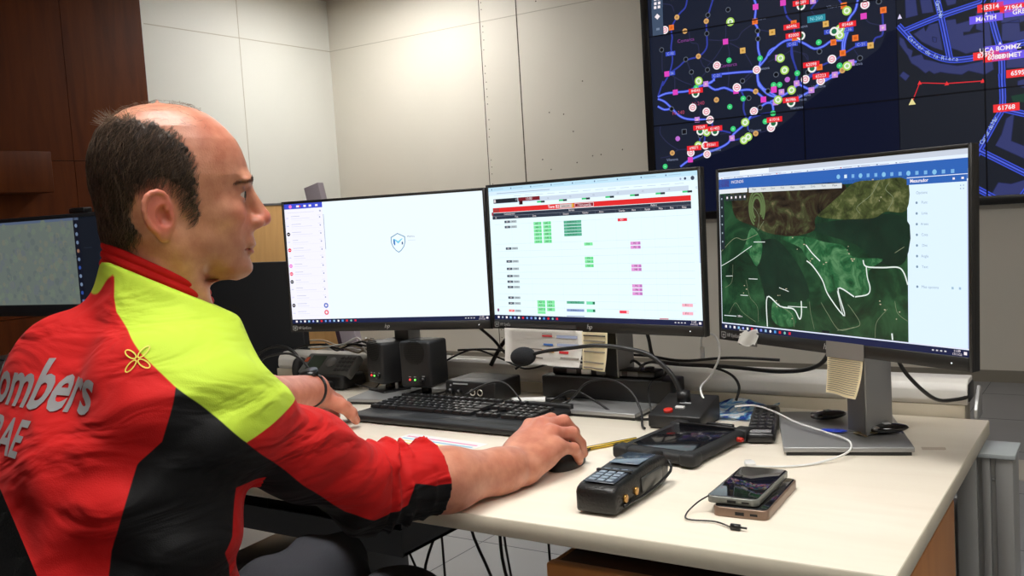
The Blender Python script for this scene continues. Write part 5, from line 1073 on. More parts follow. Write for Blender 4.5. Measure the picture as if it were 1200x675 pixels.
# hollow cuff mouths and collar opening
F = ss(F, s_cap(P, (-.835, 1.025, .793), (-.80, 1.16, .779), .0425, .0425), .003)
F = ss(F, s_cap(P, (-1.29, 1.115, .858), (-1.33, 1.2, .848), .046, .044), .004)
CYL = s_cap(P, head2w(np.array([-26, 0, -190])*mm), head2w(np.array([-26, 0, 20])*mm), .125, .125)
XH = ((P[0]-HO[0])*cos(HA)+(P[1]-HO[1])*sin(HA))/.945
ABV = -(P[2]-HO[2])/.975+(-.088-.52*(XH+.095))+.010
F = ss(F, np.maximum(CYL, ABV), .004)
nk0 = head2w(np.array([-25, 0, -150])*mm); nk1 = head2w(np.array([-24, 0, -60])*mm)
F = ss(F, s_cap(P, nk0, nk1, .052, .056), .006)
jp, jq = mesh_field(F, lo5, hj); jp = relax(jp, jq, 4, .5)
JM = jacket_material()
jk = make_mesh('jacket', jp-PO, jq, [JM], person)
# colour zones, drawn in the plane of the sleeve and mirrored about the spine
AX = (.607, .795)
def flat(x, y, z): return x*AX[0]+y*AX[1], z
SEAM_Y = [] if 'SEAM_Y' not in globals() else SEAM_Y
mx_ = jp[:, 0].copy(); mir = mx_ < SPX; mx_[mir] = 2*SPX-mx_[mir]
u_, v_ = flat(mx_, jp[:, 1], jp[:, 2])
JT = (jp[:, 0], jp[:, 1], jp[:, 2])
t_ = cap_t(JT, RS, RE); da = np.minimum(s_cap(JT, RS, RE, 0, 0), s_cap(JT, RE, CE, 0, 0)); db = np.minimum(s_cap(JT, LS, LE, 0, 0), s_cap(JT, LE, LCu, 0, 0)); tb_ = cap_t(JT, LS, LE)
onarm = (jp[:, 2] > .9) | ((torso(JT, .006) > .014) & ((da < .09) | (db < .09)))
yl = poly_sd(*flat(jp[:, 0], jp[:, 1], jp[:, 2]), YEL_POLY); rc = head2w(np.array([-26, 0, -120])*mm)
left_y = np.minimum(np.maximum(.735-jp[:, 1], .93-jp[:, 2]), np.hypot(jp[:, 0]-rc[0], jp[:, 1]-rc[1])-.078)
left_y = np.maximum(left_y, jp[:, 0]-(SPX+.004))
attr(jk, 'yel', np.minimum(np.where(jp[:, 0] > SPX-.035, yl, 1.), left_y)); attr(jk, 'blk', np.where(onarm, poly_sd(u_, v_, BLK_ARM), poly_sd(u_, v_, BLK_TORSO)))
bvj = BVHTree.FromPolygons([Vector(v) for v in jp], [tuple(int(i) for i in f) for f in jq])
# ribbed stand-up collar
def collar(nu=110, nv=64):
    m = MB(); b = m.bm; rings = []
    for i in range(nu):
        a = 2*pi*i/nu; ca, sa = cos(a), sin(a); ring = []
        for k in range(nv):
            t = k/nv*2; outer = t <= 1; j = t if outer else 2-t
            z0 = -125-35*ca; H_ = 33; zz = z0+H_*j
            fl = 1+.10*(1-j)
            rib = (3.2*abs(sin(j*pi*3.0))**.6+1.5*sin(a*3+j*4)*.4) if outer else -3.
            ring.append(b.verts.new(Vector(head2w(np.array([-26+(62*fl+rib)*ca, (62*fl+rib)*sa, zz])*mm)-PO)))
        rings.append(ring)
    for i in range(nu):
        r0, r1 = rings[i], rings[(i+1) % nu]
        for k in range(nv):
            f_ = b.faces.new((r0[k], r1[k], r1[(k+1) % nv], r0[(k+1) % nv])); f_.smooth = True
    return m.build('collar', mat('collar_cloth', JRED, .8, bump=.3, bscale=600, spec=.25), person)
collar()
# trousers
P, ax = grid_pts((-1.26, .40, .10), (-.72, 1.34, .74), .008)
d = legs(P, .006); d = su(d, s_cap(P, (-.93, .60, .56), (-1.08, .60, .56), .12, .12), .05)
d = d-.004*np.sin(P[1]*60+P[2]*30+np.sin(P[0]*50))-.003*np.sin(P[0]*70+P[1]*25)
tp_, tq_ = mesh_field(np.maximum(d, -(P[2]-.115)), (-1.26, .40, .10), .008)
make_mesh('trousers', tp_-PO, tq_, [mat('dark_trousers', rgb(58, 59, 65), .85, bump=.3, bscale=300, spec=.2)], person)
for a_, b_, c_ in LEGS:
    m = MB()
    pr_ = [(-.045, -.10), (.045, -.10), (.05, 0), (.055, .09), (.03, .15), (-.03, .15), (-.05, .09), (-.045, 0)]
    m.prism(pr_, .025, Tr(c_[0], c_[1]+.02, .002), .006); m.box(c_[0]-.042, c_[0]+.042, c_[1]-.08, c_[1]+.06, .027, .11, .03, 3); m.box(c_[0]-.040, c_[0]+.040, c_[1]+.02, c_[1]+.15, .02, .065, .022, 3)
    o = m.build('shoe', SATIN, person); o.location = Vector(-PO)
# wristwatch strap on the left wrist
wd = Vector(LW)-Vector((-1.31, 1.16, .875)); wd.normalize(); wc = Vector(LW)-wd*.012-Vector(PO); wu = wd.orthogonal().normalized(); wv = wd.cross(wu)
m = MB(); m.tube([wc+(wu*cos(a)+wv*sin(a))*.0325 for a in [2*pi*k/32 for k in range(33)]], .0035, 8)
m.cyl((0, 0, 0), .018, .009, 'Z', 24, M=Matrix.Translation(wc+Vector((0, 0, .034))) @ Matrix.Rotation(radians(15), 4, 'X'))
m.build('wristwatch', SATIN, person)
# lettering on the back, laid on the cloth
def lay_on(me_text, origin, ux, uy, direction, off=.0012):
    b = bmesh.new(); b.from_mesh(me_text); bpy.data.meshes.remove(me_text)
    bmesh.ops.triangulate(b, faces=list(b.faces))
    for _ in range(3):
        es = [e for e in b.edges if e.calc_length() > .006]
        if es: bmesh.ops.subdivide_edges(b, edges=es, cuts=1)
        bmesh.ops.triangulate(b, faces=list(b.faces))
    for v in list(b.verts):
        q = Vector(origin)+Vector(ux)*v.co.x+Vector(uy)*v.co.y
        hit, n_, i_, d_ = bvj.ray_cast(q, Vector(direction), .5)
        if hit is None: b.verts.remove(v); continue
        n_ = n_ if n_.dot(Vector(direction)) < 0 else -n_
        v.co = hit+n_*off-Vector(PO)
    return b
SILV = mat('silver_print', rgb(160, 158, 160), .5, .2)
for txt, cx_, cz_, size, bold in LETTERS:
    b = lay_on(text_mesh(txt, size, 0, 'CENTER', 1.0, bold), (cx_, .30, cz_), (1, 0, 0), (0, 0, 1), (0, 1, 0))
    m = MB(); m.merge(b, None, False); m.build('lettering', SILV, person)
# small pale yellow knot emblem
def emblem():
    b = bmesh.new(); s = .0095
    def ring(fn, w):
        P_ = [Vector(fn(t/24)) for t in range(25)]; prev = None
        for i in range(25):
            t = (P_[min(i+1, 24)]-P_[max(i-1, 0)]); t = t.normalized() if t.length else Vector((1, 0, 0)); n_ = Vector((-t.y, t.x, 0))*w/2
            cur = (b.verts.new(P_[i]+n_), b.verts.new(P_[i]-n_))
            if prev: b.faces.new((prev[0], prev[1], cur[1], cur[0]))
            prev = cur
    for k in range(4):
        a = pi/4+k*pi/2+.12; s = .62
        def petal(t, a=a):
            q = 2*pi*t; x = s*(.0155+.0125*cos(q)); y = s*.0052*sin(q); return (x*cos(a)-y*sin(a), x*sin(a)+y*cos(a), 0)
        ring(petal, .0014)
    me = bpy.data.meshes.new('e'); b.to_mesh(me); b.free(); return me
b = lay_on(emblem(), EMB_O, EMB_U, (0, 0, 1), EMB_D); m = MB(); m.merge(b, None, False)
tag(m.build('emblem', mat('emblem_yellow', rgb(225, 215, 90), .5), person), 'pale yellow four-petal emblem on the shoulder blade')
# ---------------------------------------------------------------- the chair
chair = thing('office_chair', 'black office chair the person sits on, only its backrest edge in view', 'chair', (-.998, .56, 0))
CHM = mat('chair_fabric', (.010, .0105, .011), .7, bump=.4, bscale=500)
def cb(i, j):
    x = (i-.5)*.44; z = .50+.50*j
    y = -.135-.12*j+.10*(abs(i-.5)*2)**2.2*1.0
    return Vector((x*(1-.12*j*j), y, z))
m = MB(); m.grid(cb, 24, 24, -.035); m.build('backrest', CHM, chair)
m = MB(); m.box(-.24, .24, -.20, .27, .415, .475, .03, 3); m.build('seat', CHM, chair)
m = MB(); m.cyl((0, 0, .24), .03, .34); m.box(-.04, .04, -.24, 0, .38, .41, .01); m.tube([(0, -.22, .40), (0, -.26, .55), (0, -.25, .7)], .02, n=4); m.build('support', SATIN, chair)
for k in range(5):
    a = 2*pi*k/5+.3; m = MB(); m.tube([(0, 0, .09), (.27*cos(a), .27*sin(a), .07)], [.028, .018]); lg = m.build('leg', SATIN, chair)
    m = MB(); m.cyl((.27*cos(a), .27*sin(a), .026), .026, .04, 'X'); m.build('castor', SATIN, lg)
# ---------------------------------------------------------------- things on the desk
def cable(label, pts, r=.0024, m=None, name='cable', cat='cable', group=None, n=6, mdl=None):
    b = MB(); b.tube(pts, r, 8, n=n); o = b.build(name, m or CABLE); tag(o, label, cat, group); return o
KEYM = mat('key_cap', (.014, .0145, .016), .42)
PRINT = mat('key_print', (.42, .43, .45), .5)
# keyboard
kb = thing('keyboard', 'black computer keyboard in front of the small speakers', 'keyboard', (-1.193, 1.578, DZ), radians(-.6))
mb = MB(); mb.prism([(-.222, -.105), (.222, -.105), (.222, .098), (-.222, .098)], .012, Tr(0, 0, .003), .004); mb.box(-.222, .222, -.108, -.062, .002, .016, .006, 3)
mb.box(.10, .222, .088, .102, .01, .024, .004); mb.build('housing', BLACK, kb)
for s in (-1, 1):
    mb = MB(); mb.box(s*.19-.015, s*.19+.015, .06, .095, 0, .0035); mb.build('foot', RUBBER, kb)
keys = MB(); prints = MB(); P_, S_2 = .0186, .0158
def key(x, y, w=1., h=1., mark=True):
    ww, hh = P_*w-(P_-S_2), P_*h-(P_-S_2); x1 = x+P_*w/2-P_/2; y1 = y-P_*h/2+P_/2; z = .0145+(y+.06)*.035
    b = bmesh.new(); vs = []
    for zz, k in ((0, 1.), (.0062, .86)):
        for sx, sy in ((-1, -1), (1, -1), (1, 1), (-1, 1)): vs.append(b.verts.new((x1+sx*(ww/2-(1-k)*.008), y1+sy*(hh/2-(1-k)*.008), z+zz)))
    for f in ((4, 5, 6, 7), (0, 1, 5, 4), (1, 2, 6, 5), (2, 3, 7, 6), (3, 0, 4, 7)): b.faces.new([vs[i] for i in f])
    keys.merge(b)
    if mark: prints.box(x1-ww*.3, x1-ww*.3+.0032, y1+hh*.02, y1+hh*.02+.0042, z+.0062, z+.00635)
x0k = -.210; rows = [.078, .050, .031, .0125, -.006, -.0245]
for i in range(14): key(x0k+i*P_*1.03+(.010 if i > 0 else 0), rows[0]+.002)
for i in range(13): key(x0k+i*P_, rows[1])
key(x0k+13*P_, rows[1], 2.)
key(x0k, rows[2], 1.5)
for i in range(12): key(x0k+P_*1.5+i*P_, rows[2])
key(x0k+13.5*P_, rows[2], 1.5, 1.95)
key(x0k, rows[3], 1.75)
for i in range(12): key(x0k+P_*1.75+i*P_*.975, rows[3])
key(x0k, rows[4], 1.25)
for i in range(11): key(x0k+P_*1.25+i*P_, rows[4])
key(x0k+12.25*P_, rows[4], 2.75)
xx = x0k
for w_ in (1.5, 1.25, 1.25, 5.6, 1.25, 1.25, 1.25, 1.5): key(xx, rows[5], w_, mark=w_ < 4); xx += w_*P_
nx = x0k+15.35*P_
for i in range(3):
    key(nx+i*P_, rows[0]+.002); key(nx+i*P_, rows[1]); key(nx+i*P_, rows[2]); key(nx+i*P_, rows[5])
key(nx+P_, rows[4])
px_ = nx+3.35*P_
for j, r_ in enumerate(rows[1:]):
    for i in range(4):
        if j in (2, 4) and i == 3: continue
        if j == 4 and i == 1: continue
        key(px_+i*P_, r_, 2. if (j == 4 and i == 0) else 1., 1.95 if (i == 3 and j in (1, 3)) else 1.)
o = keys.build('keys', KEYM, kb); tag(o, kind='stuff'); prints.build('key_legends', PRINT, o)
# mouse under the hand
ms = thing('computer_mouse', 'black computer mouse under the right hand', 'mouse', (-.798, 1.345, DZ), radians(10))
mb = MB(); mb.sphere((0, -.006, .006), .03, 1.02, 1.75, .96, 28); bmesh.ops.bisect_plane(mb.bm, geom=list(mb.bm.verts)+list(mb.bm.edges)+list(mb.bm.faces), plane_co=(0, 0, .0005), plane_no=(0, 0, -1), clear_outer=True)
mb.build('shell', BLACK, ms); mb = MB(); mb.cyl((0, .030, .028), .007, .006, 'X', 16); mb.build('wheel', GREYP, ms)
cable('thin black mouse cable lying across the desk to the tablet', [(-.797, 1.40, DZ+.004), (-.80, 1.45, DZ+.003), (-.775, 1.475, DZ+.003), (-.74, 1.50, DZ+.003), (-.70, 1.53, DZ+.003)], .0017)
# small loudspeakers
def speaker(label, x, y, rot, w=.082, hgt=.12):
    t = thing('loudspeaker', label, 'loudspeaker', (x, y, DZ+.012), rot, 'small desktop loudspeakers')
    m = MB(); m.box(-.04, .04, -.045, .03, 0, .006, .003); m.cyl((0, -.005, .012), .012, .02, 'Z', 16); m.build('foot', SATIN, t)
    m = MB(); m.box(-w/2, w/2, -.045, .03, .022, .022+hgt, .007, 3); m.build('cabinet', BLACK, t)
    m = MB()
    for k in range(-8, 9):
        hh_ = sqrt(max(0, .028**2-(k*.0033)**2))
        if hh_ > .003: m.box(-hh_, hh_, -.0462, -.0448, .105+k*.0033-.0009, .105+k*.0033+.0009, M=Matrix.Rotation(0, 4, 'Y'))
    m.build('grille', mat('grille_dark', (.003, .003, .003), .6), t)
    m = MB(); m.cyl((.022, -.049, .042), .006, .009, 'Y', 18); m.build('knob', SATIN, t)
    m = MB(); m.cyl((-.016, -.0455, .041), .0020, .002, 'Y', 10); m.build('red_light', mat('led_red', (.8, .02, .02), .4, emit=(1, .03, .03), estr=3.), t)
    m = MB(); m.cyl((-.002, -.0455, .041), .0020, .002, 'Y', 10); m.build('green_light', mat('led_green', (.1, .8, .1), .4, emit=(.15, 1, .1), estr=2.5), t)
    m = MB(); m.box(-.019, -.013, -.0455, -.0448, .047, .0485); m.box(-.005, .001, -.0455, -.0448, .047, .0485); m.box(.018, .026, -.0455, -.0448, .049, .0505); m.build('print', PRINT, t)
    return t
speaker('left of the two small black speakers, angled further away', -1.515, 1.745, radians(-20), .076, .100)
speaker('right of the two small black speakers, round grille facing out', -1.392, 1.728, radians(4), .086, .108)
# control box with jacks
cb_ = thing('control_box', 'small black audio box with knobs and jacks behind the keyboard', 'audio box', (-1.258, 1.765, DZ), radians(1))
mb = MB(); mb.box(-.068, .068, -.055, .055, .002, .05, .004); mb.build('case', BLACK, cb_)
for x, r_, mm_ in ((-.052, .0085, SATIN), (-.028, .006, SATIN)):
    mb = MB(); mb.cyl((x, -.060, .026), r_, .012, 'Y', 20); mb.build('knob', mm_, cb_)
for x in (.008, .028):
    mb = MB(); mb.tube([(x+.0065*cos(a), -.0565, .026+.0065*sin(a)) for a in [2*pi*k/20 for k in range(21)]], .0014, 6); mb.build('jack', mat('jack_metal', (.6, .58, .52), .3, .9), cb_)
mb = MB(); mb.box(-.045, -.005, -.0558, -.0548, .0425, .0455); mb.box(-.054, -.05, -.0558, -.0548, .038, .042); mb.build('print', PRINT, cb_)
# radio control head
rd = thing('radio_control', 'grey radio control unit with small green display and keypad', 'radio', (-1.765, 1.795, DZ), radians(0))
Mq = Tr(0, 0, .052, radians(38))
mb = MB(); mb.box(-.09, .09, -.035, .035, -.012, .012, .006, M=Mq); mb.build('housing', mat('radio_grey', rgb(112, 114, 114), .5), rd)
mb = MB(); mb.box(-.085, .085, -.05, .045, 0, .035, .012, 3); mb.build('base', BLACK, rd)
mb = MB(); mb.box(-.068, -.018, -.024, .024, .012, .0135, .001, M=Mq); mb.build('display', mat('lcd_green', rgb(88, 104, 92), .2), rd)
mb = MB(); mb.cyl((.010, .002, .013), .016, .005, 'Z', 24, M=Mq); mb.build('dial', mat('radio_light', rgb(140, 142, 142), .5), rd)
mb = MB()
for i in range(4):
    for j in range(4): mb.box(.035+i*.013, .045+i*.013, -.026+j*.0135, -.017+j*.0135, .012, .0145, .001, M=Mq)
tag(mb.build('keypad', mat('radio_keys', rgb(84, 86, 86), .5), rd))
mb = MB(); mb.box(-.086, -.074, .0, .016, .012, .0145, .001, M=Mq); mb.build('orange_button', mat('orange', rgb(214, 96, 54), .5), rd)
# second gooseneck microphone behind the radio
gm = thing('gooseneck_microphone', 'black gooseneck microphone arching beside the man\'s shoulder', 'microphone', (-1.70, 1.66, DZ), 0)
mb = MB(); mb.box(-.03, .03, -.03, .03, 0, .022, .006); mb.build('base', BLACK, gm)
mb = MB(); mb.tube([(.0, 0, .02), (-.03, .02, .07), (-.10, .03, .10), (-.18, .02, .09), (-.20, .015, .07)], .003, 8, n=6); mb.build('gooseneck', CABLE, gm)
mb = MB(); mb.sphere((-.205, .012, .052), .018, .8, .8, 1.2); mb.build('foam_cover', RUBBER, gm)
hsb = thing('headset', 'black headset lying beside the radio control unit', 'headset', (-1.98, 1.80, DZ), radians(20))
mb = MB(); mb.tube([(.075*cos(a), .02*sin(a), .035+.06*sin(a)) for a in [pi*k/16 for k in range(17)]], .005, 8); mb.build('headband', SATIN, hsb)
for s in (-1, 1):
    mb = MB(); mb.cyl((s*.075, 0, .033), .033, .022, 'X', 24, bev=.006); mb.build('ear_cushion', RUBBER, hsb)
# black puck in front of the radio
pk = MB(); pk.cyl((-1.74, 1.735, DZ+.012), .032, .024, 'Z', 28, bev=.006); tag(pk.build('desk_puck', BLACK), 'small round black puck in front of the grey radio unit', 'puck')
# power strip and long black box
bx_ = MB(); bx_.box(-1.10, -.79, 1.765, 1.832, DZ+.0143, DZ+.062, .004); tag(bx_.build('sound_bar', BLACK), 'long black bar-shaped box lying in front of the middle monitor stand', 'sound bar')
ps = thing('power_strip', 'black power strip with white sockets lying on the long black box', 'power strip', (-.955, 1.80, DZ+.0625), radians(-1))
mb = MB(); mb.box(-.125, .125, -.022, .022, 0, .016, .004); mb.build('housing', SATIN, ps)
for k in range(5):
    mb = MB(); x = -.075+k*.037; mb.box(x-.012, x+.012, -.0235, -.0215, .003, .0135, .001)
    mb.build('socket', WHITEP if k in (1,) else GREYP, ps)
mb = MB(); mb.cyl((.105, -.006, .018), .010, .008, 'Z', 16); mb.build('plug', RUBBER, ps)
for k in range(3):
    mb = MB(); x = -.02+k*.03; mb.tube([(x, .015, .016), (x+.01, .03, .028), (x+.03, .035, .012)], .003, 6, n=4); mb.build('cord_stub', CABLE, ps)
cable('black cable looping round the end of the power strip', [(-.84+.030*cos(a)*1.0, 1.785+.004*sin(a), DZ+.078+.018*sin(a)) for a in [2*pi*k/16+2.2 for k in range(17)]], .003, n=2)
# microphone base station with gooseneck
mx_b = thing('microphone_station', 'black desk microphone station with red button and long gooseneck', 'microphone', (-.725, 1.672, DZ), radians(2))
mb = MB(); mb.prism([(-.055, 0), (.055, 0), (.055, .045), (-.055, .024)], .104, Matrix(((0, 0, -1, .052), (1, 0, 0, 0), (0, 1, 0, .003), (0, 0, 0, 1))), .003)
mb.box(-.05, .05, -.05, .05, 0, .004); mb.build('base', BLACK, mx_b)
Ms = Tr(0, 0, .0365, radians(10.8))
mb = MB(); mb.cyl((-.018, -.036, .003), .009, .006, 'Z', 20, M=Ms, bev=.001); mb.build('red_button', mat('red_button', rgb(205, 46, 34), .35), mx_b)
mb = MB(); mb.box(-.010, .008, -.022, -.014, .0, .005, .001, M=Ms); mb.build('white_button', WHITEP, mx_b)
mb = MB(); mb.box(-.010, .012, .004, .0085, .001, .0022, M=Ms); mb.build('print', PRINT, mx_b)
# gooseneck: from the base up and over to the foam head
gb = Matrix.Rotation(radians(-2), 3, 'Z')
def tol(x, y, z): return gb @ Vector((x+.725, y-1.672, z-DZ))
mb = MB(); mb.cyl(tuple(tol(-.733, 1.69, .79)), .013, .02, 'Z', 20)
GN = [(-.733, 1.69, .782), (-.740, 1.69, .800), (-.757, 1.69, .832), (-.797, 1.69, .866), (-.846, 1.688, .879), (-.90, 1.665, .888), (-.96, 1.66, .882), (-1.02, 1.66, .874), (-1.055, 1.66, .866)]
mb.tube([tol(*p) for p in GN], [.0065, .0058, .0052, .0048, .0045, .0042, .0038, .0036, .0036], 10, n=6); mb.build('gooseneck', CABLE, mx_b)
mb = MB(); hd_ = tol(-1.076, 1.66, .861); mb.sphere((0, 0, 0), .0215, 1.35, 1., .95, 24, M=Matrix.Translation(hd_) @ Matrix.Rotation(radians(-5), 4, 'Y')); mb.build('foam_cover', mat('foam_black', (.012, .013, .016), .95, bump=1., bscale=500), mx_b)
# rugged tablet
tb_t = thing('rugged_tablet', 'black rugged tablet lying face up with a dark screen', 'tablet', (-.650, 1.494, DZ), radians(-6))
mb = MB(); mb.box(-.074, .074, -.106, .106, .004, .022, .007, 3)
for sx in (-1, 1):
    for sy in (-1, 1): mb.box(sx*.063-.014, sx*.063+.014, sy*.094-.016, sy*.094+.016, .003, .0245, .006, 3)
mb.build('bumper_case', RUBBER, tb_t)
mb = MB(); mb.box(-.057, .057, -.084, .078, .0216, .0228, .0005); mb.build('screen', mat('tablet_glass', (.006, .007, .010), .12, coat=.3), tb_t)
mb = MB(); mb.box(-.055, .055, .080, .086, .0215, .026, .0012); mb.build('top_bar', SATIN, tb_t)
mb = MB(); mb.box(-.006, .046, .089, .099, .0215, .0275, .002); mb.build('top_bar', SATIN, tb_t)
mb = MB()
for k in range(3): mb.box(-.035+k*.005, -.032+k*.005, -.1068, -.1055, .011, .016)
mb.box(-.006, .006, -.1068, -.1055, .010, .017); mb.box(.03, .033, -.1068, -.1055, .013, .015); o = mb.build('ports', mat('port_dark', (.002, .002, .002), .7), tb_t); tag(o, kind='stuff')
for yy in (.088, .050):
    mb = MB(); mb.cyl((.077, yy, .014), .0045, .006, 'X', 12); mb.box(.079, .084, yy-.005, yy+.005, .011, .017, .001); mb.build('red_latch', mat('red_latch', rgb(190, 40, 26), .4), tb_t)
# pencil
pn = thing('pencil', 'yellow and black striped pencil lying between the mouse and the tablet', 'pencil', (-.787, 1.46, DZ+.0002), atan2(.10, .058))
mb = MB()
for k in range(6):
    a = 2*pi*k/6; 
mb.cyl((.012, 0, .004), .0038, .11, 'X', 6); mb.mi = 1; mb.box(-.043, .067, -.0012, .0012, .0068, .0078); mb.box(-.043, .067, .0025, .0034, .0045, .006); mb.box(-.043, .067, -.0034, -.0025, .0045, .006)
mb.build('shaft', [mat('pencil_yellow', rgb(225, 190, 50), .4), SATIN], pn)
mb = MB(); mb.cyl((-.050, 0, .004), .0008, .014, 'X', 6, r2=.0038); mb.build('sharpened_tip', mat('pencil_wood', rgb(214, 176, 132), .7), pn)
# handheld radio in a leather case
LEA = mat('black_leather', (.010, .0095, .0095), .36, bump=.5, bscale=260, noise=.1, nscale=90)
wk = thing('handheld_phone', 'handheld phone in a black leather case with brass studs', 'handheld phone', (-.626, 1.221, DZ), radians(1))
prof = [(-.100, .0), (.078, .0), (.088, .012), (.088, .030), (.075, .042), (.030, .046), (-.020, .044), (-.085, .040), (-.100, .034)]
mb = MB(); mb.prism(prof, .062, Matrix(((0, 0, 1, -.031), (1, 0, 0, 0), (0, 1, 0, .003), (0, 0, 0, 1))), .006); mb.build('leather_case', LEA, wk)
Mk = Tr(0, -.052, .0452, radians(2.5)); Md = Tr(0, .030, .0485, radians(-1.5))
mb = MB(); mb.box(-.024, .024, -.035, .028, 0, .0016, .001, M=Mk); mb.mi = 1
for j in range(5):
    for i in range(3): mb.box(-.018+i*.0135, -.0085+i*.0135, -.030+j*.0112, -.0225+j*.0112, .0014, .0026, .0005, M=Mk); 
mb.build('keypad', [mat('keypad_sheet', rgb(54, 62, 74), .25), mat('keypad_marks', rgb(140, 155, 172), .4)], wk)
mb = MB(); mb.box(-.023, .023, -.036, .030, 0, .0014, .001, M=Md); mb.build('display', mat('phone_display', rgb(74, 90, 108), .12, coat=.4), wk)
mb = MB(); mb.box(-.027, .027, -.036-.004, -.034, .0455, .0495, .001); mb.build('leather_band', LEA, wk)
for yy, zz in ((-.070, .020), (-.035, .021)):
    mb = MB(); mb.cyl((.0325, yy, zz), .0062, .004, 'X', 20, bev=.001); mb.build('stud', mat('brass', rgb(196, 150, 84), .25, .9), wk)
mb = MB(); mb.box(.030, .034, -.015, .055, .012, .034, .002); mb.build('side_key', mat('side_key', rgb(90, 90, 88), .3, .4), wk)
mb = MB(); mb.tube([(.034, -.08, .012), (.036, .0, .010), (.040, .07, .022), (.030, .088, .034)], .0022, 8, n=4); mb.build('case_strap', LEA, wk)
mb = MB(); mb.tube([(-.012, .082, .036), (-.010, .13, .030), (-.012, .155, .024)], [.0065, .0055, .0045], 10); mb.build('antenna', RUBBER, wk)
# two phones, one on the other
def phone(name, label, z, loc, rot, body, glass_m, w=.072, l=.150, th=.0095):
    t = thing(name, label, 'phone', (loc[0], loc[1], z), rot)
    m = MB(); b = bmesh.new()
    pts = []
    for cx_, cy_, a0 in ((w/2-.009, l/2-.009, 0), (-w/2+.009, l/2-.009, pi/2), (-w/2+.009, -l/2+.009, pi), (w/2-.009, -l/2+.009, 1.5*pi)):
        for k in range(6): a = a0+k*pi/10; pts.append((cx_+.009*cos(a), cy_+.009*sin(a)))
    m.prism(pts, th, None, .0022); m.build('case', body, t)
    m = MB(); m.prism([(x*.945, y*.97) for x, y in pts], .0012, Tr(0, 0, th-.0007), .0004); m.build('screen', glass_m, t)
    m = MB(); m.box(-.006, .006, -l/2-.0004, -l/2+.001, th*.3, th*.65); m.box(.014, .024, -l/2-.0004, -l/2+.001, th*.35, th*.6); m.build('ports', mat('port_dark2', (.004, .004, .004), .6), t)
    return t
BRZ = mat('bronze_case', rgb(142, 118, 102), .3, .5); CLR = mat('clear_grey_case', rgb(132, 134, 128), .2, .3)
GLS = mat('phone_glass', (.008, .008, .009), .06, coat=.6)
phone('smartphone', 'lower of two stacked smartphones, in a bronze coloured case', DZ+.0002, (-.447, 1.266), radians(3), BRZ, GLS, .075, .160, .013)
phone('smartphone', 'upper of two stacked smartphones, black with a clear grey case', DZ+.0146, (-.459, 1.272), radians(2), CLR, GLS, .071, .156)
tag(cable('l', [(-.488, 1.195, DZ+.024), (-.503, 1.190, DZ+.014), (-.512, 1.172, DZ+.003), (-.500, 1.150, DZ+.003), (-.465, 1.155, DZ+.003), (-.440, 1.143, DZ+.003), (-.428, 1.140, DZ+.003)], .0011, name='lanyard_cord'), 'thin black lanyard cord looping from the stacked phones', 'lanyard', None)
mb = MB(); mb.cyl((-.432, 1.141, DZ+.0045), .0042, .012, 'X', 12); mb.cyl((-.423, 1.141, DZ+.0045), .0015, .012, 'X', 8); tag(mb.build('cord_toggle', SATIN), 'small black toggle at the end of the thin lanyard cord', 'toggle')
# cordless handset lying face up
rm = thing('remote_control', 'black handset with rubber keys lying beside the tablet', 'remote control', (-.573, 1.680, DZ), radians(15.5))
mb = MB(); mb.box(-.025, .025, -.117, .117, .001, .020, .008, 3); mb.build('case', SATIN, rm)
mb = MB()
for j in range(7):
    for i in range(3): mb.cyl((-.014+i*.014, -.072+j*.026, .0205), .0048, .003, 'Z', 12, bev=.0008)
tag(mb.build('keys', mat('rubber_keys', (.05, .05, .052), .5), rm))
mb = MB(); mb.box(-.018, .018, -.112, -.092, .0195, .0208, .001); mb.build('label_plate', mat('gloss_label', (.25, .25, .26), .1), rm)
# folded leaflet
lf = thing('leaflet', 'folded blue and white printed leaflet behind the tablet', 'leaflet', (-.675, 1.785, DZ), radians(8))
def crumple(u_, v_):
    x = (u_-.5)*.17; y = (v_-.5)*.13
    return Vector((x, y, .002+.012*abs(sin(u_*5+v_*2))*v_+.004*sin(v_*9+u_*4)**2))
mb = MB(); mb.grid(crumple, 20, 14, .0006); lo_ = mb.build('paper', None if False else mat('leaflet_paper', rgb(190, 215, 235), .4), lf)
def lmat():
    m = bpy.data.materials.new('leaflet_print'); m.use_nodes = True; N = m.node_tree.nodes; L = m.node_tree.links; b = N['Principled BSDF']
    tc = N.new('ShaderNodeTexCoord'); n = N.new('ShaderNodeTexNoise'); n.inputs['Scale'].default_value = 28; n.inputs['Distortion'].default_value = 1.5
    cr = N.new('ShaderNodeValToRGB'); e = cr.color_ramp.elements; e[0].position = .38; e[0].color = (*rgb(40, 70, 190), 1); e[1].position = .54; e[1].color = (*rgb(240, 245, 250), 1); q = e.new(.46); q.color = (*rgb(120, 200, 240), 1)
    L.new(tc.outputs['Object'], n.inputs['Vector']); L.new(n.outputs['Fac'], cr.inputs['Fac']); L.new(cr.outputs['Color'], b.inputs['Base Color']); b.inputs['Roughness'].default_value = .3
    return m
lo_.data.materials.clear(); lo_.data.materials.append(lmat())
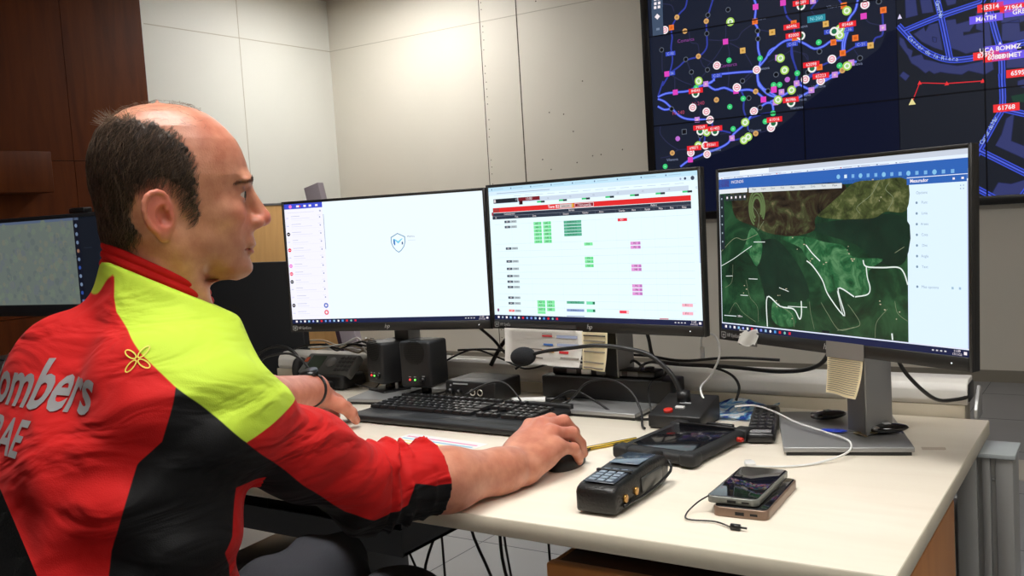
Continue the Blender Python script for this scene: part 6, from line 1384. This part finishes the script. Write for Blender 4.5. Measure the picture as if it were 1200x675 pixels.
# car keys on the right monitor's foot
def keyfob(label, loc, rot, chrome=True):
    t = thing('car_key', label, 'car key', loc, rot)
    m = MB(); m.sphere((0, 0, .0085), .0085, 4.2, 2.0, .95, 24); m.build('fob', mat('fob_black', (.006, .006, .007), .12, coat=.6), t)
    m = MB(); m.box(-.030, -.018, -.0125, .0125, .010, .0145, .003); m.build('end_cap', mat('chrome', (.7, .7, .7), .15, 1.) if chrome else SATIN, t)
    m = MB(); m.box(-.008, .004, -.006, .006, .0162, .0178, .001); m.build('button', mat('button_white', (.6, .6, .6), .3) if chrome else GREYP, t)
    return t
keyfob('black car key fob with chrome end, at the front of the monitor foot', (-.352, 1.655, DZ+.0145), radians(35))
keyfob('black car key fob at the back of the monitor foot, near the column', (-.468, 1.725, DZ+.0145), radians(48), False)
kr = thing('key_ring', 'bunch of small keys with a flat blue tag on the monitor foot', 'key ring', (-.402, 1.640, DZ+.0145), radians(10))
mb = MB(); mb.prism([(-.052, -.009), (-.02, -.010), (-.012, 0), (-.02, .009), (-.052, .008), (-.058, 0)], .002, Tr(0, 0, .002), .0006); mb.build('blue_tag', mat('blue_tag', rgb(40, 70, 205), .3), kr)
mb = MB(); mb.tube([(.011*cos(a), .011*sin(a), .003+.001*sin(3*a)) for a in [2*pi*k/20 for k in range(21)]], .0009, 6); mb.build('ring', mat('steel', (.45, .45, .44), .3, .9), kr)
for k in range(3):
    a = radians(-60+k*32); mb = MB(); mb.box(.010, .040, -.0022, .0022, .002+k*.0022, .0038+k*.0022, M=Matrix.Rotation(a, 4, 'Z')); mb.cyl((.012, 0, .003+k*.0022), .008, .0018, 'Z', 16, M=Matrix.Rotation(a, 4, 'Z')); mb.build('key', mat('key_brass', rgb(150, 135, 105), .35, .8), kr)
# markers and pens near the control box
mk = thing('marker_pen', 'white marker pen with black cap behind the keyboard', 'marker', (-1.10, 1.745, DZ), radians(24))
mb = MB(); mb.cyl((-.02, 0, .0085), .0085, .075, 'X', 20, bev=.001); mb.build('barrel', WHITEP, mk)
mb = MB(); mb.cyl((.040, 0, .0085), .0092, .045, 'X', 20, bev=.001); mb.build('cap', SATIN, mk)
mb = MB(); mb.cyl((-.0585, 0, .0085), .0048, .004, 'X', 14); mb.build('end_plug', GREYP, mk)
mb = MB(); mb.prism([(0, 0), (.16, .03), (.157, .045), (-.003, .015)], .0015, Tr(-1.07, 1.700, DZ+.0002), 0); tag(mb.build('ruler', mat('ruler_yellow', rgb(214, 200, 70), .35)), 'yellow plastic ruler lying behind the keyboard corner', 'ruler')
mb = MB(); mb.prism([(0, 0), (.15, -.01), (.17, .045), (.02, .05)], .001, Tr(-1.03, 1.690, DZ+.0002), 0); tag(mb.build('note_pad', mat('cream_paper', rgb(236, 226, 196), .7)), 'cream note paper lying in front of the long black box', 'note paper')
# printed colour sheet near the sleeve
sh_ = thing('printed_sheet', 'white sheet with coloured lines lying beside the red sleeve', 'sheet', (-1.105, 1.385, DZ), radians(-6))
mb = MB(); mb.box(-.10, .10, -.05, .035, .0002, .0008); mb.build('paper', mat('paper_white', rgb(238, 238, 236), .6), sh_)
for k, c in enumerate(((236, 212, 90), (244, 226, 150), (150, 200, 228), (226, 150, 190))):
    mb = MB(); mb.box(-.09, .09, -.030+k*.014, -.024+k*.014, .0008, .001); mb.build('printed_line', mat('ink%d' % k, rgb(*c), .6), sh_)
mb = MB(); mb.prism([(-.018, -.008), (.016, -.008), (.018, -.005), (.018, .006), (.016, .008), (-.018, .008)], .0004, Tr(-.277, 1.632, DZ+.0001, 0, 0, .3)); tag(mb.build('desk_sticker', mat('sticker', rgb(202, 186, 166), .3)), 'faint translucent sticker on the desk right of the monitor foot', 'sticker')
# papers taped to the monitors
def paper_on(label, M, w, h_, col, draw, curl=.0, name='taped_note', tape=None):
    t = thing(name, label, 'note', (0, 0, 0)); t.matrix_world = M
    m = MB()
    def fn(u, v): x = (u-.5)*w; z = -v*h_; return Vector((x, -.001-curl*(v**2)*(.4+u)+curl*.3*sin(u*6)*v, z))
    m.grid(fn, 10, 10, .0004); m.build('paper', mat('note_%d' % int(col[0]*999), col, .65), t)
    m = MB(); m2 = MB()
    for x0, x1, z0, z1, k in draw:
        def pt(x, z):
            p = fn(x/w+.5, -z/h_); p.y -= .0016; return p
        o_ = MB(); nx_ = 6
        for a in range(nx_):
            xa, xb = x0+(x1-x0)*a/nx_, x0+(x1-x0)*(a+1)/nx_
            o_.bm.faces.new([o_.bm.verts.new(pt(x, z)) for x, z in ((xa, z0), (xb, z0), (xb, z1), (xa, z1))])
        PR_[k].append((o_, t))
    m.bm.free(); m2.bm.free()
    return t
PR_ = {k: [] for k in range(6)}
INK = [mat('ink_grey', rgb(132, 124, 116), .7), mat('ink_red', rgb(196, 44, 48), .6), mat('ink_blue', rgb(60, 110, 190), .6), mat('ink_orange', rgb(226, 160, 50), .6), mat('ink_pale_blue', rgb(160, 170, 200), .6), mat('ink_black', rgb(50, 48, 46), .6)]
def flush(t):
    for k in PR_:
        if PR_[k]:
            m = MB()
            for o_, tt in PR_[k]:
                me = bpy.data.meshes.new('q'); o_.bm.to_mesh(me); o_.bm.free(); m.bm.from_mesh(me); bpy.data.meshes.remove(me)
            m.build('printing', INK[k], t); PR_[k] = []
# on the middle monitor
MM = Matrix.Translation((mM.location.x, mM.location.y, mM.location.z)) @ Matrix.Rotation(mM.rotation_euler.z, 4, 'Z') @ PM
dr = [(.0, .028, -.012, -.0155, 1), (.0, .028, -.0085, -.010, 0), (.040, .095, -.011, -.017, 4), (.004, .031, -.030, -.034, 2), (.042, .1, -.0285, -.034, 4), (-.04, .0, -.042, -.0445, 0), (.0, .036, -.0430, -.048, 3), (.05, .075, -.044, -.049, 1), (-.045, .005, -.060, -.063, 0), (.055, .104, -.056, -.060, 0)]
t = paper_on('white card with red, blue and orange labels taped under the middle monitor', MM @ Matrix.Translation((-.125, -.0015, -.1585)), .235-.02, .075, rgb(240, 236, 230), dr, .012); flush(t)
lines_ = [(-.028, .028, -.006-.011*k, -.0085-.011*k, 5 if k == 0 else 0) for k in range(7) if k != 4]
t = paper_on('cream list of numbers taped beside the white card, middle monitor', MM @ Matrix.Translation((.014, -.0035, -.1600)), .064, .078, rgb(244, 230, 194), lines_, .010); flush(t)
# silver tape across the bezel
def tape(MX, x0, x1, z0, z1, label, name='tape_strip', m=None):
    b = MB(); b.box(x0, x1, -.0024, -.0012, z0, z1, M=MX); tag(b.build(name, m or mat('grey_tape', rgb(132, 130, 126), .3, .2)), label, 'tape')
tape(MM, -.215, -.035, -.1555, -.1475, 'clear tape strip along the lower bezel of the middle monitor', m=mat('clear_tape', rgb(66, 66, 66), .2))
MRm = Matrix.Translation(mR.location) @ Matrix.Rotation(mR.rotation_euler.z, 4, 'Z') @ PR
tape(MRm, .000, .078, -.166, -.1395, 'silver tape strip holding a list under the right monitor')
ln = [(-.034, .034, -.003-.0034*k, -.0039-.0034*k, 0) for k in range(17)]
t = paper_on('cream list of names hanging from silver tape under the right monitor', MRm @ Matrix.Translation((.039, -.0008, -.162)), .074, .063, rgb(244, 226, 192), ln, .012); flush(t)
def crum(u, v):
    x = (u-.5)*.050; z = -v*.026; return Vector((x+.006*v, -.004-.012*v+.004*sin(u*7+v*3), z+.003*sin(u*9)))
b = MB(); b.grid(crum, 12, 8, .0006); o = b.build('crumpled_paper', mat('tissue_white', rgb(222, 220, 214), .7)); o.matrix_world = MRm @ Matrix.Translation((-.186, -.006, -.166)) @ Matrix.Translation((0, 0, 0)); tag(o, 'small torn white paper taped under the left corner of the right monitor', 'torn paper')
tape(MRm, -.212, -.165, -.166, -.1475, 'grey tape holding the torn white paper')
# cables
cable('white USB cable curving from the tablet over the right monitor foot to the phones', [(-.640, 1.715, DZ+.030), (-.60, 1.715, DZ+.034), (-.555, 1.69, DZ+.030), (-.50, 1.64, DZ+.025), (-.44, 1.60, DZ+.022), (-.395, 1.57, DZ+.018), (-.385, 1.52, DZ+.012), (-.42, 1.475, DZ+.003), (-.46, 1.44, DZ+.0025), (-.505, 1.425, DZ+.0025)], .0018, WCABLE)
mb = MB(); mb.box(-.008, .008, -.010, .010, 0, .008, .002, M=Tr(0, 0, 0, .0)); mb.mi = 1; mb.box(-.005, .005, .0095, .018, .002, .006); o = mb.build('usb_plug', [WHITEP, mat('steel2', (.5, .5, .5), .3, .8)], None, (-.513, 1.430, DZ+.0005), radians(28)); tag(o, 'small white cable plug lying behind the stacked phones', 'plug')
cable('white cable arching up beside the gooseneck and down to the tablet', [(-.735, 1.80, .862), (-.735, 1.795, .885), (-.72, 1.785, .898), (-.695, 1.775, .893), (-.685, 1.765, .86), (-.70, 1.75, .82), (-.715, 1.735, .80), (-.70, 1.71, .783), (-.675, 1.695, DZ+.032)], .0022, WCABLE)
mb = MB(); mb.cyl((-.735, 1.80, .858), .0045, .022, 'Z', 12); tag(mb.build('cable_plug', WHITEP), 'white plug on the cable beside the gooseneck', 'plug')
bc = [
 ('thick black cable arching up left of the foam microphone', [(-1.30, 1.86, .80), (-1.27, 1.87, .85), (-1.23, 1.875, .885), (-1.19, 1.875, .893)], .0052),
 ('thick black cable from behind the middle monitor along the wall to the right one', [(-.86, 1.83, .83), (-.80, 1.835, .825), (-.70, 1.84, .823), (-.58, 1.80, .825), (-.50, 1.74, .845), (-.46, 1.70, .875), (-.44, 1.68, .93)], .0042),
 ('black cable hanging from the right monitor to the end of the cable duct', [(-.345, 1.66, .93), (-.335, 1.68, .87), (-.315, 1.72, .825), (-.295, 1.78, .79), (-.275, 1.845, .778), (-.258, 1.872, .779), (-.262, 1.90, .782)], .0035),
 ('black cable hanging down behind the middle monitor column', [(-.865, 1.80, .93), (-.862, 1.82, .88), (-.858, 1.83, .84), (-.83, 1.84, .812)], .0040),
 ('black cable rising behind the left end of the white card', [(-1.20, 1.86, .81), (-1.19, 1.87, .86), (-1.16, 1.875, .89), (-1.12, 1.875, .893), (-1.08, 1.87, .885)], .0052),
 ('black cable sweeping down from the left monitor to the audio box', [(-1.36, 1.83, .93), (-1.33, 1.85, .90), (-1.29, 1.86, .865), (-1.25, 1.85, .835), (-1.20, 1.84, .82)], .0036),
 ('thin black cable running behind the audio box towards the power strip', [(-1.38, 1.84, .838), (-1.28, 1.845, .842), (-1.18, 1.84, .832), (-1.10, 1.835, .825), (-1.04, 1.81, .818)], .0026),
 ('thin black cable crossing behind the speakers', [(-1.45, 1.86, .80), (-1.36, 1.87, .835), (-1.27, 1.86, .818), (-1.19, 1.84, .80), (-1.12, 1.83, .815)], .0024),
 ('thin black cable from the foam microphone to the power strip', [(-1.12, 1.78, .855), (-1.08, 1.80, .84), (-1.02, 1.80, .828), (-.97, 1.80, .822)], .0026),
 ('black cable looping in front of the long black box', [(-1.10, 1.72, DZ+.004), (-1.04, 1.70, DZ+.02), (-.985, 1.70, DZ+.045), (-.93, 1.695, DZ+.028), (-.875, 1.68, DZ+.006), (-.82, 1.665, DZ+.004), (-.775, 1.655, DZ+.010)], .0026),
 ('thin black cable arching high in front of the long black box', [(-1.02, 1.66, DZ+.004), (-.98, 1.68, DZ+.03), (-.945, 1.69, DZ+.065), (-.89, 1.69, DZ+.075), (-.84, 1.68, DZ+.055), (-.81, 1.66, DZ+.02), (-.79, 1.62, DZ+.004), (-.775, 1.60, DZ+.004)], .0022),
 ('thin black cable rising left of the microphone station', [(-.785, 1.66, DZ+.004), (-.80, 1.68, DZ+.03), (-.82, 1.72, DZ+.055), (-.83, 1.76, DZ+.062)], .0018),
 ('black cable curving right of the microphone station', [(-.80, 1.83, .825), (-.74, 1.84, .822), (-.69, 1.83, .81), (-.665, 1.81, .79), (-.665, 1.79, .765)], .0028),
 ('thin black cable curling in front of the audio box', [(-1.235, 1.66, DZ+.03), (-1.20, 1.69, DZ+.05), (-1.16, 1.70, DZ+.055), (-1.13, 1.70, DZ+.035), (-1.10, 1.69, DZ+.006)], .0022),
 ('black cable sagging between the audio box and the power strip', [(-1.21, 1.83, .80), (-1.15, 1.85, .835), (-1.09, 1.85, .84), (-1.03, 1.845, .826), (-.97, 1.84, .82)], .0028),
 ('black cable bundled behind the power strip', [(-1.10, 1.86, .85), (-1.02, 1.86, .842), (-.95, 1.85, .84), (-.88, 1.85, .838), (-.80, 1.85, .83), (-.70, 1.86, .838), (-.60, 1.87, .835)], .0030),
 ('thin black cable dropping from the middle monitor into the sockets', [(-.93, 1.84, .93), (-.95, 1.85, .88), (-.99, 1.85, .85), (-1.0, 1.83, .83)], .0026),
 ('thin black cable hanging from the left speaker to the monitor foot', [(-1.54, 1.75, DZ+.055), (-1.545, 1.735, DZ+.03), (-1.56, 1.73, DZ+.016), (-1.60, 1.74, DZ+.016), (-1.65, 1.76, DZ+.016)], .0016),
]
for l_, p_, r_ in bc: cable(l_, p_, r_)
TAN_C = mat('beige_cable', rgb(176, 160, 138), .5)
cr_ = random.Random(9)
nm_ = ['first', 'second', 'third']
for k in range(9):
    x0 = -1.98+k*.03; pts = [(x0+cr_.uniform(-.02, .02)+j*.062, 1.885+cr_.uniform(-.03, .03), .812+cr_.uniform(0, .045)) for j in range(6)]
    cable('pale cable in the tangle on the duct behind the grey radio unit' if k % 3 else 'black cable in the tangle on the duct behind the grey radio unit', pts, .0028, TAN_C if k % 3 == 1 else (WCABLE if k % 3 else CABLE), group='tangled pale cables' if k % 3 else 'tangled black cables')
# hanging cables under the desk
uc = [(-1.48, 1.70), (-1.42, 1.74), (-1.36, 1.68), (-1.30, 1.74), (-1.20, 1.72), (-1.13, 1.60), (-1.05, 1.66)]
for k, (x, y) in enumerate(uc):
    pts = [(x, y, .70), (x+.01, y, .58), (x+cr_.uniform(-.02, .04), y-.02, .45), (x+cr_.uniform(.0, .10), y-.04, .28), (x+cr_.uniform(.05, .2), y-.1, .08), (x+.30, y-.16, .006)]
    cable('black cable hanging under the desk to the floor', pts, .0036 if k % 2 else .0028, group='black cables hanging under the desk')
cable('thick black cable hanging beside the grooved aluminium column', [(-.262, 1.66, .70), (-.27, 1.655, .6), (-.285, 1.64, .5), (-.29, 1.63, .3), (-.285, 1.62, .02)], .006)
mb = MB(); mb.box(-.295, -.262, 1.60, 1.64, 0, .46, .002); tag(mb.build('cable_post', BLACK), 'thin black post below the desk beside the grooved column', 'post')
# computer under the desk
pcx = thing('desktop_computer', 'black desktop computer standing in the dark under the desk', 'computer', (-1.62, 1.56, 0), radians(4))
mb = MB(); mb.box(-.10, .10, -.22, .22, .01, .44, .006); mb.build('case', SATIN, pcx)
mb = MB(); mb.box(-.085, .085, -.226, -.2195, .03, .42, .003); mb.build('front_panel', BLACK, pcx)
mb = MB(); mb.cyl((.05, -.227, .39), .005, .003, 'Y', 12); mb.build('power_light', mat('led_green_soft', (.3, .8, .2), .4, emit=(.5, 1, .2), estr=1.2), pcx)
shf = thing('cable_tray', 'dark tray hanging under the desk behind the arm', 'tray', (-1.42, 1.45, .55))
mb = MB(); mb.box(-.30, .30, -.16, .16, 0, .006); mb.box(-.30, .30, -.165, -.16, 0, .05); mb.box(-.30, -.296, -.16, .16, 0, .164); mb.box(.296, .30, -.16, .16, 0, .164); mb.build('shelf', SATIN, shf)
mb = MB(); mb.box(-.10, .14, -.12, .10, .0065, .075, .004); mb.build('black_unit', BLACK, shf); mb = MB(); mb.box(.06, .085, -.1215, -.1195, .045, .050); mb.build('indicator', mat('led_yellow', (.6, .6, .2), .4, emit=(.7, .8, .3), estr=.8), shf)
# ---------------------------------------------------------------- things to the left and behind
dv = thing('privacy_panel', 'black upright panel standing behind the leftmost lit monitor', 'panel', (-2.235, 1.95, 0), radians(2))
mb = MB(); mb.box(-.345, .225, -.012, .012, .62, 1.062, .004); mb.build('board', mat('panel_black', (.010, .011, .013), .55), dv)
for x in (-.28, .16):
    mb = MB(); mb.box(x-.015, x+.015, -.015, .015, 0, .63, .002); mb.build('support', SATIN, dv)
    mb = MB(); mb.box(x-.02, x+.02, -.15, .15, 0, .02, .003); mb.build('foot', SATIN, dv)
ls_ = thing('lilac_post', 'slanted pale lilac post leaning behind the leftmost lit monitor', 'post', (-2.285, 2.6, 0))
LM = mat('lilac_grey', rgb(178, 168, 176), .5)
mb = MB(); mb.box(-.038, .038, 0, .03, .01, 1.345, .002, M=Matrix.Rotation(radians(-13), 4, 'Y')); mb.build('post', LM, ls_)
mb = MB(); mb.box(-.060, -.039, .002, .03, .01, .98, .002, M=Matrix.Rotation(radians(-13), 4, 'Y')); mb.build('rear_edge', mat('dark_purple', rgb(70, 52, 66), .5), ls_)
mb = MB(); mb.box(-.12, .12, -.12, .12, 0, .02, .004); mb.build('base', SATIN, ls_)
# neighbouring desk with its monitor
nd = thing('desk', 'neighbouring dark desk at the far left with an old monitor', 'desk', (-3.0, 1.75, 0))
mb = MB(); mb.box(-.75, .38, -.42, .42, .70, .725, .003); mb.build('desktop', mat('dark_desk', rgb(52, 52, 54), .4), nd)
for x in (-.7, .33):
    mb = MB(); mb.box(x-.03, x+.03, -.35, .35, 0, .03, .003); mb.box(x-.025, x+.025, -.04, .04, .03, .70, .003); mb.build('leg', ALU, nd)
m2 = thing('monitor', 'dim monitor at the far left with a dark desktop and a pale map', 'monitor', (-2.84, 1.72, .725), radians(6), 'monitors on the desks')
Q = Tr(0, 0, .355)
mb = MB(); mb.box(-.33, .33, 0, .03, -.15, .16, .006, M=Q); mb.box(-.33, .33, -.004, .002, -.155, -.118, .003, M=Q); mb.box(-.33, .33, -.004, .002, .150, .163, .002, M=Q); mb.box(.318, .33, -.004, .002, -.15, .16, .002, M=Q); mb.box(-.33, -.318, -.004, .002, -.15, .16, .002, M=Q)
mb.build('housing', mat('old_monitor_black', (.014, .016, .02), .4), m2)
mb = MB(); mb.cyl((0, .03, .10), .03, .20, 'Z', 20); mb.box(-.12, .12, -.08, .12, 0, .012, .004); mb.build('stand', SATIN, m2)
cv = Canvas(); cv.rect(-.318, -.118, .318, .15, rgb(20, 26, 36)); cv.layer(); cv.rect(-.318, -.118, .095, .142, rgb(108, 118, 112)); cv.rect(-.318, .142, .12, .15, rgb(90, 104, 130)); cv.rect(.095, -.118, .12, .15, rgb(16, 20, 34)); cv.layer()
rs2 = random.Random(4)
for k in range(260): cv.disc(rs2.uniform(-.31, .09), rs2.uniform(-.115, .14), rs2.uniform(.003, .014), rs2.choice([rgb(112, 124, 112), rgb(100, 110, 108), rgb(118, 122, 110), rgb(106, 114, 116)]), 8)
for k in range(9): cv.disc(.107, .125-k*.026, .006, rs2.choice([rgb(120, 140, 170), rgb(50, 80, 160), rgb(150, 110, 90), rgb(110, 130, 160)]), 10)
cv.rect(.104, -.113, .135, -.104, rgb(110, 120, 170))
for k in range(6): cv.rect(.20+k*.016, .0-.10, .204+k*.016, .055-abs(k-2)*.008, rgb(30, 38, 50))
cv.rect(.135, .055, .17, .0565, rgb(44, 54, 70)); cv.layer()
cv.build('screen', [screen_mat('dim_glow', .8)], m2, Q @ Matrix.Translation((0, -.0005, 0)), clip=(-.318, .318, -.118, .15))
wb = MB(); wb.box(-.035, .035, -.012, .02, 0, .016, .004); o = wb.build('webcam', SATIN, None, (-2.73, 1.745, 1.244), radians(6)); tag(o, 'small black camera on top of the dim far-left monitor', 'camera')
for k in range(5):
    pts = [(-3.05+k*.05+cr_.uniform(-.05, .05)+j*.11, 1.55+cr_.uniform(-.09, .09), .73+cr_.uniform(0, .10)) for j in range(6)]
    cable('cable in the tangle on the neighbouring dark desk', pts, .004, [CABLE, TAN_C, CABLE, WCABLE, CABLE][k], group='tangled cables on the neighbouring desk')
ndm = MB(); ndm.box(-3.05, -2.60, 1.42, 1.58, .7255, .765, .008); tag(ndm.build('grey_device', mat('dark_device', rgb(46, 48, 50), .5)), 'flat dark device lying on the neighbouring desk', 'device')
# ---------------------------------------------------------------- camera, lights, view
cam_d = bpy.data.cameras.new('camera'); cam = bpy.data.objects.new('camera', cam_d); COL.objects.link(cam); SC.camera = cam
cam_d.sensor_width = 36; cam_d.sensor_fit = 'HORIZONTAL'; cam_d.lens = 1115.75/1200*36; cam_d.clip_start = .05
yaw, pitch, roll = radians(33.3746), radians(4.52944), radians(-3.53465)
f = Vector((-sin(yaw)*cos(pitch), cos(yaw)*cos(pitch), -sin(pitch))); r = Vector((cos(yaw), sin(yaw), 0)); u = r.cross(f)
r2 = r*cos(roll)+u*sin(roll); u2 = -r*sin(roll)+u*cos(roll)
M_ = Matrix((r2, u2, -f)).transposed().to_4x4(); M_.translation = (0, 0, 1.163); cam.matrix_world = M_
def area(name, loc, sx, sy, power, col=(1, .96, .9), rot=(0, 0, 0), spread=180):
    d = bpy.data.lights.new(name, 'AREA'); d.shape = 'RECTANGLE'; d.size = sx; d.size_y = sy; d.energy = power; d.color = col; d.spread = radians(spread)
    o = bpy.data.objects.new(name, d); COL.objects.link(o); o.location = loc; o.rotation_euler = rot; return o
def ceiling_panel(x, y, sx, sy, power, label, col=(1, .975, .93)):
    t = thing('ceiling_light', label, 'ceiling light', (x, y, CH-.035), group='ceiling light panels')
    m = MB(); 
    for a in ((-sx/2-.02, -sx/2, -sy/2-.02, sy/2+.02), (sx/2, sx/2+.02, -sy/2-.02, sy/2+.02), (-sx/2, sx/2, -sy/2-.02, -sy/2), (-sx/2, sx/2, sy/2, sy/2+.02)):
        m.box(a[0], a[1], a[2], a[3], 0, .034)
    m.build('frame', SILVER, t)
    e = power/(sx*sy*pi)
    m = MB(); m.box(-sx/2, sx/2, -sy/2, sy/2, .01, .03); m.build('diffuser', mat('diffuser_%d' % int(e*10), (.8, .8, .8), .5, emit=col, estr=e), t)
    return t
G = 'ceiling light panel over the '
ceiling_panel(-.85, .85, 1.2, .6, 54, G+'desk')
ceiling_panel(.9, .7, 1.2, .6, 30, G+'camera side')
ceiling_panel(-.2, -1.6, 1.2, .6, 14, G+'rear of the room')
ceiling_panel(-4.6, 5.3, .9, .35, 37, G+'corner of the cream walls')
ceiling_panel(-2.6, 3.2, 1.2, .6, 9, G+'aisle behind the desk')
w = bpy.data.worlds.new('world'); SC.world = w; w.use_nodes = True
w.node_tree.nodes['Background'].inputs[0].default_value = (.9, .92, 1, 1); w.node_tree.nodes['Background'].inputs[1].default_value = .05
SC.view_settings.view_transform = 'Standard'; SC.view_settings.look = 'None'; SC.view_settings.exposure = 0.; SC.view_settings.gamma = 1
SC.view_settings.use_curve_mapping = False
SC.cycles.max_bounces = 8
